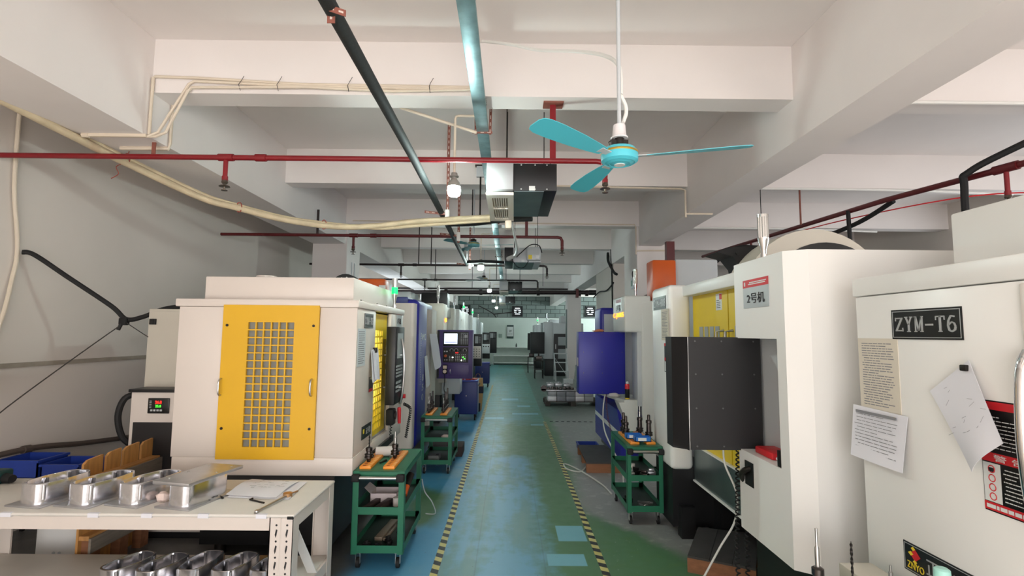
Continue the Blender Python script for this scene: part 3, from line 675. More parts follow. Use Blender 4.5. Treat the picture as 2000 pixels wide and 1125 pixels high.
for i in range(9):
    for j in range(4): mb.box(U(.665 + j * .055), U(.69 + j * .055), py - .014, py - .009, V(.705 + i * .024), V(.718 + i * .024))
for j in range(5): mb.box(U(.665 + j * .042), U(.695 + j * .042), py - .014, py - .009, V(.925), V(.937))
mb.build('key_block', screen_grey, PD)
ml = MB()
for i in range(3):
    for j in range(3): ml.box(U(.765 + j * .03), U(.788 + j * .03), py - .016, py - .009, V(.845 + i * .018), V(.858 + i * .018))
ml.build('number_keys', grey_en, PD)
box(U(.17), U(.88), py - .010, py, V(.33), V(.645), .003).build('switch_panel', mat('switch_panel_black', (44, 38, 40), .5), PD)
for u in (.41, .54, .66, .78): MB().cyl((U(u), py - .010, V(.58)), (U(u), py - .035, V(.58)), .022, seg=18).build('rotary_dial', black_rub, PD)
mb = MB()
for u in (.41, .54, .78): mb.tube([(U(u) + .034 * math.cos(t), py - .011, V(.58) + .034 * math.sin(t)) for t in [PI * (-.2 + 1.4 * k / 12) for k in range(13)]], .003, 5)
mb.build('dial_scale', sign_silver, PD)
MB().cyl((U(.245), py - .01, V(.465)), (U(.245), py - .04, V(.465)), .027, seg=18).build('emergency_stop', orange_en, PD)
lettering('red_digits', '0.0', (U(.56), py - .0105, V(.53)), 'x', .055, .02, led_red, PD)
mb = MB()
for (u0, n, r) in ((.355, 3, 4), (.53, 3, 5), (.70, 3, 5)):
    for i in range(r):
        for j in range(n): mb.box(U(u0 + j * .047 - .01), U(u0 + j * .047 + .01), py - .013, py - .009, V(.365 + i * .031 - .006), V(.365 + i * .031 + .006))
mb.box(U(.20), U(.235), py - .014, py - .009, V(.545), V(.57)).box(U(.26), U(.30), py - .014, py - .009, V(.545), V(.57)).box(U(.21), U(.235), py - .013, py - .009, V(.375), V(.39)).box(U(.27), U(.295), py - .013, py - .009, V(.375), V(.39))
mb.build('push_button', sign_silver, PD)
for (u, v, m_) in ((.445, .435, led_wht), (.735, .44, led_grn), (.78, .41, led_grn), (.69, .375, led_wht)): MB().cyl((U(u), py - .011, V(v)), (U(u), py - .018, V(v)), .013, seg=10).build('lit_button', m_, PD)
dl = box(U(.32), U(.90), py - .010, py, V(.04), V(.285), .004).build('lower_flap', purple_en, PD)
MB().tube(spline([(U(.39), py - .01, V(.20)), (U(.385), py - .03, V(.19)), (U(.385), py - .03, V(.12)), (U(.41), py - .01, V(.11))], 4), .006).build('latch', chrome, dl)
hw = thing('handwheel_box', 'white and black handwheel box hung on the violet pendant, lead dangling', 'controller', (U(.235), py - .03, V(.1)))
box(U(.175), U(.30), py - .05, py - .002, V(.095), V(.285), .012).build('housing', black_rub, hw); box(U(.185), U(.29), py - .055, py - .048, V(.205), V(.27)).build('face_plate', mat('ivory_face', (240, 220, 200), .5), hw)
MB().cyl((U(.237), py - .05, V(.15)), (U(.237), py - .07, V(.15)), .036, seg=20).build('wheel', mat('ivory_face', (240, 220, 200), .5), hw)
MB().tube(spline([(U(.237), py - .03, V(.095)), (U(.235), py - .04, V(-.05)), (U(.22), py - .03, V(-.2)), (U(.24), py, V(-.28))], 6), .008, 6).build('lead', black_rub, hw)
box(-1.4, -1.02, 10.9, 11.45, .72, 1.05, .02).build('chip_chute', grey_en, Cm)

vmc('white machining centre behind the beige one, its black pendant carrying a white switch plate', -1, -1.5, 15.4, 2.5, 2.72, (white_en, grey_en), None, False, (-1.02, -.78, 14.9, 1.05, 1.97, black_en, False))
vmc('white machining centre two places behind the beige one', -1, -1.5, 18.7, 2.5, 2.71, (white_en, grey_en), None, True, (-.92, -.66, 17.9, 1.12, 2.02, black_en, False))
vmc('pale machining centre second from the far wall on the pendant side', -1, -1.5, 23.3, 2.4, 2.70, (grey_en, grey_en), None, True, (-.83, -.515, 21.6, 1.17, 2.06, black_en, False))
vmc('pale machining centre standing last before the far wall shelf, opposite the steel steps', -1, -1.5, 27.6, 2.4, 2.6, (grey_en, grey_en), None, False, None)
FR = vmc('pale machining centre with a black pendant behind the steel steps', 1, 1.66, 24.5, 2.6, 2.56, (grey_en, black_en), None, False, (1.0, 1.66, 23.9, 1.07, 2.07, black_tex, True), zb=.80)
vmc('pale machining centre with a green lit lamp, farthest in the bare concrete row', 1, 1.45, 29.0, 2.4, 2.50, (grey_en, grey_en), None, True, (1.03, 1.5, 28.2, 1.10, 2.02, black_tex, True), zb=.7)
dr_ = box(2.14, 2.74, 24.44, 24.5, .72, 2.0).build('end_door', black_en, FR)
MB().box(2.34, 2.70, 24.43, 24.44, 1.45, 1.85).box(2.34, 2.70, 24.43, 24.44, .82, 1.28).build('window_pane', screen_grey, dr_); MB().box(2.21, 2.24, 24.42, 24.44, 1.28, 1.5).build('handle', sign_silver, dr_)
# white switch plates on the two nearer black pendants
sp_ = thing('switch_box', 'pale switch box with black dials below the first black pendant past the violet one', 'switch', (-.9, 14.8, 1.2))
box(-1.04, -.80, 14.84, 14.9, 1.27, 1.62, .004).build('face_plate', cream, sp_); mb = MB()
for i in range(4):
    for j in range(3): mb.cyl((-1.0 + j * .075, 14.84, 1.33 + i * .07), (-1.0 + j * .075, 14.825, 1.33 + i * .07), .014, seg=10)
mb.build('dial', black_rub, sp_)
sp_ = thing('switch_box', 'grey switch box with three black dials on the second black pendant past the violet one', 'switch', (-.75, 17.8, 1.2))
box(-.92, -.66, 17.84, 17.9, 1.30, 1.62, .004).build('face_plate', grey_en, sp_); mb = MB()
for j in range(3): mb.cyl((-.87 + j * .08, 17.84, 1.54), (-.87 + j * .08, 17.82, 1.54), .022, seg=10)
mb.build('dial', black_rub, sp_)

# ------------------------------------------------------------------ near machine of the concrete-bay row: tapping centre beside the camera
R1 = thing('machining_center', 'large white machining centre close up with papers, name plate and red warning label', 'machine', (2.6, 1.7, 0))
FX = 1.85
MB().box(FX, FX + .03, 1.82, 2.72, .62, 2.205, .004).box(FX + .031, 3.4, 2.69, 2.719, .62, 2.204).build('enclosure', white_en, R1); box(FX, FX + .03, .6, 1.0, .62, 2.205, .004).build('near_panel', white_en, R1)
MB().box(FX - .006, 3.42, .58, 2.735, 2.21, 2.305, .006).build('roof_cap', white_en, R1)
box(2.3, 3.3, .7, 2.99 - .37, 2.305, 2.64, .012).build('top_cover', white_en, R1)
box(FX + .03, 3.3, .65, 2.65, .0, .62).build('base', black_en, R1); box(FX + .35, 3.38, .62, 2.68, .62, 2.2).build('inner_housing', grey_en, R1)
dr = box(FX + .02, FX + .06, 1.0, 1.80, .75, 2.19, .004).build('front_door', white_en, R1)
box(FX - .012, FX + .03, 1.79, 1.83, .66, 2.195, .006).build('door_edge', cream, dr)
mb = MB().tube(spline([(FX - .015, 1.81, 1.95), (FX - .045, 1.81, 1.88), (FX - .06, 1.81, 1.65), (FX - .045, 1.81, 1.42), (FX - .01, 1.81, 1.33)], 6), .019, 12); mb.build('arched_handle', chrome, dr)
nameplate((FX, 2.272, 2.057), '-y', .385, .138, 'ZYM-T6', R1)
ch = slab((FX, 2.575, 1.81), '-y', .275, .36, .003).build('safety_chart', paper_b, R1); print_lines('chart_print', (FX - .003, 2.575, 1.81), '-y', .22, .32, 26, ink_grey, ch, 11)
mk = slab((FX, 2.19, .995), '-y', .56, .128, .004).build('maker_plate', sign_blk, R1); c = Vector((FX - .004, 2.19, .995))
mb = MB()
for (du, dv, ww, hh) in ((0, .057, .55, .003), (0, -.057, .55, .003), (-.274, 0, .003, .116)): mb.prism([on(c, '-y', du - ww / 2, dv - hh / 2), on(c, '-y', du + ww / 2, dv - hh / 2), on(c, '-y', du + ww / 2, dv + hh / 2), on(c, '-y', du - ww / 2, dv + hh / 2)], (-.001, 0, 0))
mb.build('plate_border', sign_silver, mk, flat=True)
def diamond(du, dv, a, b_): return [on(c, '-y', du - a, dv), on(c, '-y', du, dv - b_), on(c, '-y', du + a, dv), on(c, '-y', du, dv + b_)]
MB().prism(diamond(-.212, .018, .030, .026), (-.0015, 0, 0)).build('emblem', sign_red, mk, flat=True)
MB().prism(diamond(-.236, .020, .016, .010), (-.0018, 0, 0)).prism(diamond(-.222, .044, .012, .009), (-.0018, 0, 0)).prism(diamond(-.214, -.011, .012, .009), (-.0018, 0, 0)).build('emblem_corners', sign_yel, mk, flat=True)
lettering('lettering', 'ZNYO', on(c, '-y', -.212, -.032), '-y', .095, .030, sign_yel, mk)
lettering('lettering', '正化', on(c, '-y', -.075, 0), '-y', .15, .075, sign_silver, mk)
# warning label: red bands, white pictogram column, black text field
wl = slab((FX, 1.935, 1.55), '-y', .20, .42, .002).build('warning_label', sign_blk, R1); c = Vector((FX - .002, 1.935, 1.55))
def wrect(name, du, dv, ww, hh, m, lift=.001): return MB().prism([on(c, '-y', du - ww / 2, dv - hh / 2), on(c, '-y', du + ww / 2, dv - hh / 2), on(c, '-y', du + ww / 2, dv + hh / 2), on(c, '-y', du - ww / 2, dv + hh / 2)], (-lift, 0, 0)).build(name, m, wl, flat=True)
wrect('red_band', 0, .19, .20, .03, sign_red); wrect('red_band', 0, -.005, .20, .035, sign_red); wrect('red_band', 0, -.19, .20, .03, sign_red)
wrect('pictogram_field', -.062, -.1, .07, .145, sign_white)
lettering('lettering', '警 告', on(c, '-y', .01, -.005, .001), '-y', .12, .024, sign_white, wl, .001)
for i in range(4):
    dv = -.05 - i * .034
    MB().tube([on(c, '-y', -.062 + .013 * math.cos(t), dv + .013 * math.sin(t), .0015) for t in [2 * PI * k / 16 for k in range(16)]], .002, 4, closed=True).build('prohibition_ring', sign_red, wl)
MB().box(FX - .0045, FX - .003, 1.985, 2.01, 1.49, 1.505).build('pictogram', ink, wl)
print_lines('label_print', on(c, '-y', .035, -.1, .001), '-y', .10, .13, 9, sign_white, wl, 21, .25); print_lines('label_print', on(c, '-y', 0, .09, .001), '-y', .18, .13, 9, sign_white, wl, 22, .22)
print_lines('label_print', on(c, '-y', 0, -.19, .002), '-y', .18, .02, 1, sign_white, wl, 23, .7)
mb = MB()
for y in (1.3, 1.75, 2.2, 2.6): mb.cyl((FX + .2, y, 2.305), (FX + .2, y, 2.325), .01, seg=8)
mb.build('cover_bolts', steel, R1)
# papers stuck to it
ps = thing('paper_sheet', 'creased white drawing sheet held by a dark magnet, tilted beside the warning label', 'paper', (1.84, 2.07, 1.5))
hang_sheet('sheet', [(FX - .012, 2.25, 1.765), (FX - .016, 2.045, 1.91), (FX - .05, 1.90, 1.615), (FX - .03, 2.03, 1.48)], ps, .03, 8, 10, (-1, 0, 0))
MB().box(FX - .034, FX - .012, 2.045, 2.075, 1.865, 1.89, .004).build('magnet', gunmetal, ps)
mb = MB()
rnd = random.Random(4)
for k in range(16):
    y, z = 2.06 + rnd.uniform(-.09, .09), 1.70 + rnd.uniform(-.12, .12); a = rnd.uniform(-.5, 1.2); L = rnd.uniform(.01, .035)
    mb.cyl((FX - .047, y, z), (FX - .047, y - L * math.cos(a), z + L * math.sin(a)), .0006, seg=4)
mb.build('pencil_marks', ink_grey, ps)
ps = thing('paper_sheet', 'white printed form taped below the aged instruction chart', 'paper', (1.84, 2.58, 1.4))
hang_sheet('sheet', [(FX - .006, 2.765, 1.64), (FX - .006, 2.392, 1.632), (FX - .03, 2.415, 1.372), (FX - .03, 2.765, 1.378)], ps, .006, 6, 6, (-1, 0, 0))
print_lines('form_print', (FX - .03, 2.58, 1.51), '-y', .30, .20, 12, ink_grey, ps, 31, .18); MB().box(FX - .022, FX - .018, 2.45, 2.73, 1.605, 1.618).build('form_header', ink_grey, ps)

# ------------------------------------------------------------------ second machine of that row: white, yellow doors, black pendant
R2 = thing('machining_center', 'white machining centre numbered 2 with yellow doors and a big black pendant', 'machine', (2.6, 4.5, 0))
fx = 1.65
mb = MB()
mb.prism([(fx, 3.73, 1.98), (fx, 3.06, 1.98), (1.76, 2.98, 1.98), (3.35, 2.98, 1.98), (3.35, 3.73, 1.98)], (0, 0, .53))
mb.prism([(fx, 3.16, 1.2), (fx, 3.06, 1.2), (1.76, 2.98, 1.2), (3.35, 2.98, 1.2), (3.35, 3.16, 1.2)], (0, 0, .78))
mb.prism([(fx, 3.73, .66), (fx, 3.06, .66), (1.76, 2.98, .66), (3.35, 2.98, .66), (3.35, 3.73, .66)], (0, 0, .54))
mb.build('near_column', white_en, R2)
box(1.83, 1.86, 3.16, 3.75, 1.2, 1.98).build('recess_panel', grey_en, R2)
MB().box(fx, 1.88, 5.29, 5.92, .64, 2.52, .05, 4).build('far_column', white_en, R2)
box(1.80, 2.05, 3.72, 5.3, 2.395, 2.505, .012).build('header', white_en, R2)
yn = box(1.90, 1.93, 3.74, 4.42, .9, 2.40).build('sliding_door', yellow2, R2); yd = box(1.90, 1.93, 4.44, 5.28, .9, 2.40).build('sliding_door', yellow2, R2)
for i in range(4): box(1.895, 1.90, 4.62 + i * .13, 4.71 + i * .13, 1.70, 2.08).build('door_window', screen_grey, yd)
for i in range(3): box(1.895, 1.90, 3.95 + i * .13, 4.04 + i * .13, 1.70, 2.08).build('door_window', screen_grey, yn)
for y, dd in ((4.34, yn), (4.53, yd)): MB().tube([(1.9, y, 2.04), (1.84, y + .02, 2.03), (1.82, y + .02, 1.5), (1.9, y, 1.45)], .012).build('handle', steel, dd)
st = slab((1.90, 4.62, 2.30), '-y', .13, .15, .002).build('warning_label', sign_white, yd); slab((1.898, 4.58, 2.345), '-y', .05, .05, .001).build('red_corner', sign_red, st, flat=True); print_lines('label_print', (1.898, 4.62, 2.28), '-y', .10, .08, 5, ink, st, 41)
MB().box(1.885, 2.2, 3.73, 5.3, .545, .9).build('apron', mat('stainless_apron', (120, 132, 132), .3, .8, var=.15), R2)
MB().box(1.87, 1.90, 3.73, 5.3, .535, .552).box(1.87, 1.9, 3.73, 5.3, .893, .905).build('apron_edge', white_en, R2)
MB().box(2.45, 3.3, 3.7, 5.9, .02, .54).box(2.08, 2.46, 5.15, 5.9, .02, .54).box(1.74, 3.3, 3.06, 3.7, .02, .66).box(1.67, 2.1, 5.32, 5.9, .08, .66).box(1.72, 1.86, 5.22, 5.34, 0, .3).build('base', black_en, R2)
box(2.05, 3.35, 3.73, 5.92, .55, 2.46, .01).build('rear_housing', white_en, R2)
MB().tube(spline([(fx + .02, 3.56, 1.10), (fx - .02, 3.60, 1.08), (fx - .02, 3.66, 1.03), (fx + .02, 3.7, .98)], 4), .02, 10).box(fx - .005, fx + .01, 3.52, 3.64, .98, 1.14).build('lead_socket', gunmetal, R2)
number_sign((fx, 3.405, 2.283), '-y', .355, .195, '2号机', R2)
npl = slab((fx, 5.60, 2.343), '-y', .46, .14, .004).build('name_plate', sign_blk, R2, flat=True)
lettering('lettering', 'ZYM-H808', (fx - .004, 5.60, 2.343), '-y', .42, .085, sign_silver, npl)
ch = slab((fx, 5.415, 2.105), '-y', .25, .33, .003).build('safety_chart', paper_b, R2); print_lines('chart_print', (fx - .003, 5.415, 2.105), '-y', .2, .28, 18, ink_grey, ch, 12)
wl2 = slab((fx, 5.37, 1.76), '-y', .16, .30, .003).build('warning_label', sign_blk, R2); slab((fx - .003, 5.37, 1.895), '-y', .16, .03, .001).build('red_band', sign_red, wl2, flat=True); slab((fx - .003, 5.37, 1.745), '-y', .16, .03, .001).build('red_band', sign_red, wl2, flat=True); slab((fx - .003, 5.41, 1.67), '-y', .05, .10, .001).build('pictogram_field', sign_white, wl2, flat=True)
MB().cyl((fx, 5.33, 1.83), (fx - .01, 5.33, 1.83), .012, seg=10).build('bolt', gunmetal, R2)
signal_tower(1.72, 3.42, 2.51, 2.82, R2, False, .036)
# black pendant, its back towards the entrance
P2 = MB().prism([(1.195, 3.78, 1.215), (1.285, 3.70, 1.185), (1.285, 3.70, 1.985), (1.195, 3.78, 1.985)], (.0, .001, 0)).prism([(1.285, 3.70, 1.19), (1.81, 3.70, 1.19), (1.81, 3.92, 1.19), (1.195, 3.92, 1.19), (1.195, 3.78, 1.19)], (0, 0, .795)).build('control_pendant', black_tex, R2)
mb = MB()
for x in (1.34, 1.53, 1.76):
    for z in (1.215, 1.48, 1.72, 1.955): mb.cyl((x, 3.70, z), (x, 3.696, z), .006, seg=8)
mb.build('panel_screws', steel_dim, P2); MB().box(1.284, 1.289, 3.694, 3.70, 1.19, 1.985).build('seam', chrome, P2)
MB().box(1.79, 2.0, 3.74, 3.86, 1.22, 1.32).build('pendant_arm', white_en, R2)
# tool magazine cover, chain and rear tower on the roof
mg = MB().cyl((2.75, 4.55, 2.30), (2.75, 4.95, 2.30), .66, seg=48).build('magazine_cover', beige_en, R2); MB().cyl((2.85, 4.54, 2.26), (2.85, 4.55, 2.26), .58, seg=48).build('magazine_disc', dark_in, mg)
MB().prism([(2.0, 4.9, 2.80), (2.12, 4.9, 2.85), (2.62, 4.9, 2.88), (2.55, 4.9, 2.74), (2.42, 4.9, 2.66), (2.36, 4.9, 2.50), (2.26, 4.9, 2.53), (2.24, 4.9, 2.66), (2.16, 4.9, 2.76)], (0, .3, 0)).cyl((2.2, 4.89, 2.79), (2.2, 4.88, 2.79), .014).cyl((2.28, 4.89, 2.74), (2.28, 4.88, 2.74), .014).cyl((2.33, 4.89, 2.67), (2.33, 4.88, 2.67), .014).build('cable_carrier', black_rub, R2)
# things lying in the recess
tag(MB().box(1.70, 1.92, 3.36, 3.6, 1.2, 1.245, .01).build('cloth_pad', sign_red), 'red folded cloth lying in the recess behind the black pendant', 'cloth')
tag(MB().ball((1.78, 3.31, 1.215), .08, 14, (.9, 1.2, .25)).build('paper_wad', paper_m), 'white paper lump in the recess behind the black pendant', 'paper')
tag(MB().box(1.655, 1.74, 3.17, 3.22, 1.2, 1.30, .005).build('socket_box', gunmetal), 'small dark socket box at the corner of the recess behind the black pendant', 'box')

# ------------------------------------------------------------------ third machine of that row: white with blue base and blue pendant
R3 = thing('machining_center', 'white and blue machining centre with a lit orange display and blue pendant', 'machine', (2.6, 8.8, 0))
hb = box(1.70, 2.10, 7.56, 8.38, 2.03, 2.575, .03, 3).build('display_header', ivory_en, R3)
np = slab((1.70, 7.93, 2.44), '-y', .42, .22, .004).build('number_plate', sign_silver, hb, flat=True); slab((1.696, 7.93, 2.51), '-y', .34, .05, .001).build('red_header', mat('faded_red', (170, 120, 124), .5), np, flat=True); lettering('lettering', '3号机', (1.696, 7.93, 2.405), '-y', .28, .10, ink, np)
lettering('led_text', 'C-J0005', (1.698, 7.96, 2.285), '-y', .74, .09, led_org, hb)
box(1.89, 2.25, 7.58, 7.9, .95, 2.05, .01).build('side_panel', grey_en, R3)
box(1.95, 2.6, 7.555, 7.62, .1, 2.5, .04, 4).build('near_column', ivory_en, R3)
box(2.0, 3.5, 7.62, 9.9, .6, 2.5, .02).build('rear_housing', white_en, R3)
box(1.65, 2.05, 9.28, 9.9, .85, 2.48, .06, 4).build('far_column', blue_en, R3); box(1.72, 2.0, 9.26, 9.28, 1.0, 2.36).build('column_inset', grey_en, R3)
box(1.90, 2.0, 8.38, 9.3, .95, 2.4).build('door', grey_en, R3)
bs = MB().prism([(1.65, 7.68, .16), (1.65, 9.86, .16), (1.65, 9.86, .86), (1.65, 7.9, .86), (1.65, 7.68, .66)], (1.6, 0, 0)).build('base', blue_en, R3)
MB().prism([(1.648, 7.70, .48), (1.648, 9.86, .50), (1.648, 9.86, .57), (1.648, 7.70, .55)], (.002, 0, 0)).build('white_stripe', white_en, bs, flat=True)
MB().box(1.75, 3.2, 7.8, 9.8, 0, .16).build('plinth', black_en, R3)
lg = MB().prism([(1.46, 8.9, 1.0), (1.70, 7.62, 1.0), (2.0, 7.62, 1.0), (2.0, 8.9, 1.0)], (0, 0, .04)).prism([(1.70, 7.62, .58), (1.90, 7.62, .58), (1.90, 7.62, 1.0), (1.62, 7.62, 1.0), (1.70, 7.62, .8)], (0, .3, 0)).build('ledge', ivory_en, R3)
pb = box(1.085, 1.81, 8.0, 8.26, 1.078, 2.035, .012).build('control_pendant', blue_en, R3)
mb = MB()
for x in (1.16, 1.45, 1.76):
    for z in (1.11, 1.4, 1.72, 2.01): mb.cyl((x, 8.0, z), (x, 7.996, z), .006, seg=8)
mb.build('panel_screws', steel_dim, pb); box(1.081, 1.087, 8.05, 8.15, 1.50, 1.63).build('side_label', cream, pb)
mc = box(2.14, 2.50, 7.60, 7.95, 2.50, 3.12, .03).build('motor_cover', orange_en, R3)
MB().box(2.50, 3.15, 7.65, 8.1, 2.5, 3.14, .03).build('spindle_housing', grey_en, R3)
signal_tower(1.98, 8.0, 2.575, 3.02, R3, False, .035)
tag(MB().ball((1.42, 8.1, 2.05), .03, 10, (3.2, 1.2, .8), .3).build('rag', mat('orange_rag', (196, 128, 92), .9, var=.3, vscale=20)), 'small orange rag lying on top of the blue pendant', 'cloth')
cn = thing('spray_can', 'red and black spray can standing on the white ledge under the blue pendant', 'spray can', (1.77, 7.72, 1.04))
MB().lathe([(.031, 1.04), (.034, 1.045), (.034, 1.21)], (1.77, 7.72, 0), 20).build('body', sign_blk, cn); MB().lathe([(.0342, 1.19), (.0342, 1.25), (.028, 1.265)], (1.77, 7.72, 0), 20).build('red_shoulder', sign_red, cn); MB().lathe([(.02, 1.262), (.02, 1.285), (.013, 1.30)], (1.77, 7.72, 0), 16).build('cap', sign_white, cn); MB().lathe([(.0345, 1.045), (.0345, 1.06)], (1.77, 7.72, 0), 20).build('yellow_ring', sign_yel, cn)
tag(MB().ball((1.62, 7.95, 1.07), .09, 12, (1, .8, .35), .15).build('rag', cloth_w), 'crumpled white rag on the ledge beside the spray can', 'cloth')

# ------------------------------------------------------------------ worktable and what lies on it
T = thing('worktable', 'long white slotted-steel worktable with aluminium parts on both shelves', 'table', (-2.75, 3.9, 0))
tx0, tx1, ty0, ty1 = -4.12, -1.40, 3.49, 4.29
box(tx0, tx1, ty0, ty1, .778, .80, .01, 3).build('tabletop', mat('white_table_sheet', (222, 218, 210), .55, var=.07, vscale=4), T)
MB().box(tx0 + .03, tx1 - .03, ty0 + .012, ty0 + .03, .695, .778).box(tx0 + .03, tx1 - .03, ty1 - .03, ty1 - .012, .695, .778).box(tx1 - .03, tx1 - .012, ty0 + .03, ty1 - .03, .695, .778).box(tx0 + .012, tx0 + .03, ty0 + .03, ty1 - .03, .695, .778).build('apron_rail', cream, T)
box(tx0 + .03, tx1 - .03, ty0 + .03, ty1 - .03, .195, .222, .004).build('lower_shelf', mat('white_table_sheet', (222, 218, 210), .55), T)
MB().box(tx0 + .03, tx1 - .03, ty0 + .012, ty0 + .03, .13, .215).box(tx0 + .03, tx1 - .03, ty1 - .03, ty1 - .012, .13, .215).box(tx1 - .03, tx1 - .012, ty0, ty1, .13, .215).build('shelf_rail', cream, T)
for sx in (0, 1):
    for sy in (0, 1):
        cx = tx1 - .006 if sx else tx0 + .006; cy = ty0 + .004 if sy == 0 else ty1 - .004; a = -1 if sx else 1; b_ = 1 if sy == 0 else -1
        lg = MB().box(cx, cx + a * .155, cy, cy + b_ * .004, 0, .778).box(cx, cx + a * .004, cy, cy + b_ * .10, 0, .778).box(cx + a * .155, cx + a * .148, cy, cy + b_ * .02, 0, .778).cyl((cx + a * .078, cy - b_ * .001, 0), (cx + a * .078, cy - b_ * .001, .778), .004, seg=6).build('leg', cream, T)
        hs = MB()
        for i in range(7):
            z = .07 + i * .102
            for u in (.038, .108):
                hs.cyl((cx + a * u, cy - b_ * .001, z + .05), (cx + a * u, cy + b_ * .002, z + .05), .007, seg=10)
                q = [(cx + a * (u - .008), cy - b_ * .001, z + .02), (cx + a * (u + .002), cy - b_ * .001, z + .025), (cx + a * (u + .009), cy - b_ * .001, z - .01), (cx + a * (u + .003), cy - b_ * .001, z - .03), (cx + a * (u - .003), cy - b_ * .001, z - .012)]
                hs.prism(q, (0, b_ * .002, 0))
        hs.build('slots', dark_in, lg)
MB().box(tx1 - .045, tx1 - .005, ty0 - .004, ty0 + .012, .77, .79, .003).build('corner_cap', black_rub, T)
mb = MB()
for x in (-3.32, -2.75, -2.4, -2.03, -1.65): mb.box(x, x + .07, ty0 - .003, ty0 + .02, .775, .8015)
mb.build('adhesive_tabs', paper_m, T)
MB().prism([(-1.52, 3.62, .74), (-1.46, 3.62, .74), (-1.40, 3.95, .23), (-1.47, 3.95, .23)], (0, .01, 0)).build('brace', white_en, T)
def tub_outline(n=56, a=.20, b=.112, waist=.0):
    out = []
    for k in range(n):
        t = 2 * PI * k / n; ct, st_ = math.cos(t), math.sin(t); e = 2 / 3.0
        x = math.copysign(abs(ct) ** e, ct) * b; y = math.copysign(abs(st_) ** e, st_) * a
        out.append((x * (1 + waist * math.cos(2 * y / a * PI) - waist), y))
    return out
def tub(label, loc, rz, cat='part', group='aluminium housings on the worktable', h=.15, lid=False, plate=True, a=.2, b=.112):
    t = thing('aluminium_housing', label, 'metal part', (0, 0, 0), group)
    if plate: box(-b - .035, b + .02, -a - .02, a + .03, 0, .012, .002).build('base_plate', alu_flat, t)
    z0 = .012 if plate else 0; O = tub_outline(a=a, b=b, waist=.04); mb = MB(); bm = mb.bm; n = len(O)
    def ring(s, z, off=0): return [bm.verts.new((x * s, y * s, z)) for x, y in O]
    rr = [ring(1, z0), ring(1, h - .003), ring(.985, h), ring(.925, h), ring(.91, h - .003), ring(.91, z0 + .03)]
    for A_, B_ in zip(rr, rr[1:]):
        for k in range(n): bm.faces.new((A_[k], A_[(k + 1) % n], B_[(k + 1) % n], B_[k]))
    bm.faces.new(rr[0][::-1]); bm.faces.new(rr[-1]); bmesh.ops.recalc_face_normals(bm, faces=bm.faces)
    mb.build('shell', alu, t)
    mb = MB()
    for (x, y) in ((b * .72, a * .78), (-b * .72, a * .78), (b * .72, -a * .78), (-b * .72, -a * .78), (b * .8, 0), (-b * .8, 0)):
        if not lid: MB().cyl((x, y, z0 + .03), (x, y, h - .012), .013, seg=12).build('screw_boss', alu, t)
    if lid:
        L = box(-b - .035, b + .03, -a - .045, a + .055, h, h + .022, .002).build('lid', alu_flat, t); mb = MB()
        for (x, y) in ((-.09, -.17), (.09, -.17), (-.1, 0), (-.09, .18), (.1, .04), (.09, .2)): mb.cyl((x, y, h + .022), (x, y, h + .026), .008, seg=10)
        mb.build('screw_head', steel, L)
    t.location = loc; t.rotation_euler = (0, 0, rz); return t
h1 = tub('open aluminium housing on the worktable, farthest from the paper sheets', (-3.23, 3.80, .80), -.16)
dup(h1, (-2.90, 3.80, .80), 'open aluminium housing on the worktable, second from the lidded block', -.20)
dup(h1, (-2.57, 3.82, .80), 'open aluminium housing on the worktable next to the lidded block', -.24)
tub('closed aluminium block with a screwed lid plate beside the paper sheets', (-2.20, 3.78, .80), -.22, lid=True, h=.165)
h2 = tub('open shallow aluminium housing on the lower shelf, farthest from the slotted leg', (-2.72, 3.86, .222), -.35, group='aluminium housings on the lower shelf', h=.13, plate=False, a=.17, b=.10)
dup(h2, (-2.46, 3.84, .222), 'open shallow aluminium housing on the lower shelf, second along from the wooden pallet', -.3)
dup(h2, (-2.21, 3.88, .222), 'open shallow aluminium housing in the middle of the five on the lower shelf', -.1)
dup(h2, (-1.95, 3.86, .222), 'open shallow aluminium housing standing before the cardboard on the lower shelf', -.25)
dup(h2, (-1.68, 3.86, .222), 'open shallow aluminium housing on the lower shelf right behind the slotted leg', -.25)
tag(box(-2.12, -1.72, 4.03, 4.24, .223, .232).build('cardboard_sheet', cardboard), 'brown cardboard sheet lying on the lower shelf of the worktable', 'cardboard')
def crumpled(P0, P1, P2, P3, z, n=8, amp=.012, seed=1):
    rnd = random.Random(seed); P = []
    for i in range(n + 1):
        v = i / n; row = []
        for j in range(n + 1):
            u = j / n; p = (Vector(P0).lerp(Vector(P1), u)).lerp(Vector(P3).lerp(Vector(P2), u), v)
            row.append((p.x, p.y, z + amp * (.6 + .4 * math.sin(5 * u + seed) * math.cos(4 * v)) * math.sin(PI * v) + rnd.uniform(0, .002)))
        P.append(row)
    return MB().sheet(P, .0012)
pp = thing('paper_stack', 'loose stack of white drawing sheets at the end of the worktable', 'paper', (-1.82, 4.0, .80))
crumpled((-2.02, 3.82, 0), (-1.56, 3.78, 0), (-1.60, 4.22, 0), (-2.03, 4.24, 0), .803, seed=2).build('sheet', paper_m, pp)
crumpled((-2.06, 3.86, 0), (-1.66, 3.80, 0), (-1.66, 4.20, 0), (-2.06, 4.26, 0), .809, amp=.022, seed=5).build('sheet', paper_m, pp)
print_lines_m = MB()
rnd = random.Random(8)
for k in range(26):
    x, y = rnd.uniform(-1.98, -1.72), rnd.uniform(3.95, 4.15); print_lines_m.box(x, x + rnd.uniform(.01, .05), y, y + .003, .8345, .8352)
print_lines_m.build('drawing_print', ink_grey, pp)
wr = thing('torque_wrench', 'long steel ratchet wrench lying at the corner of the worktable', 'wrench', (-1.62, 3.7, .80))
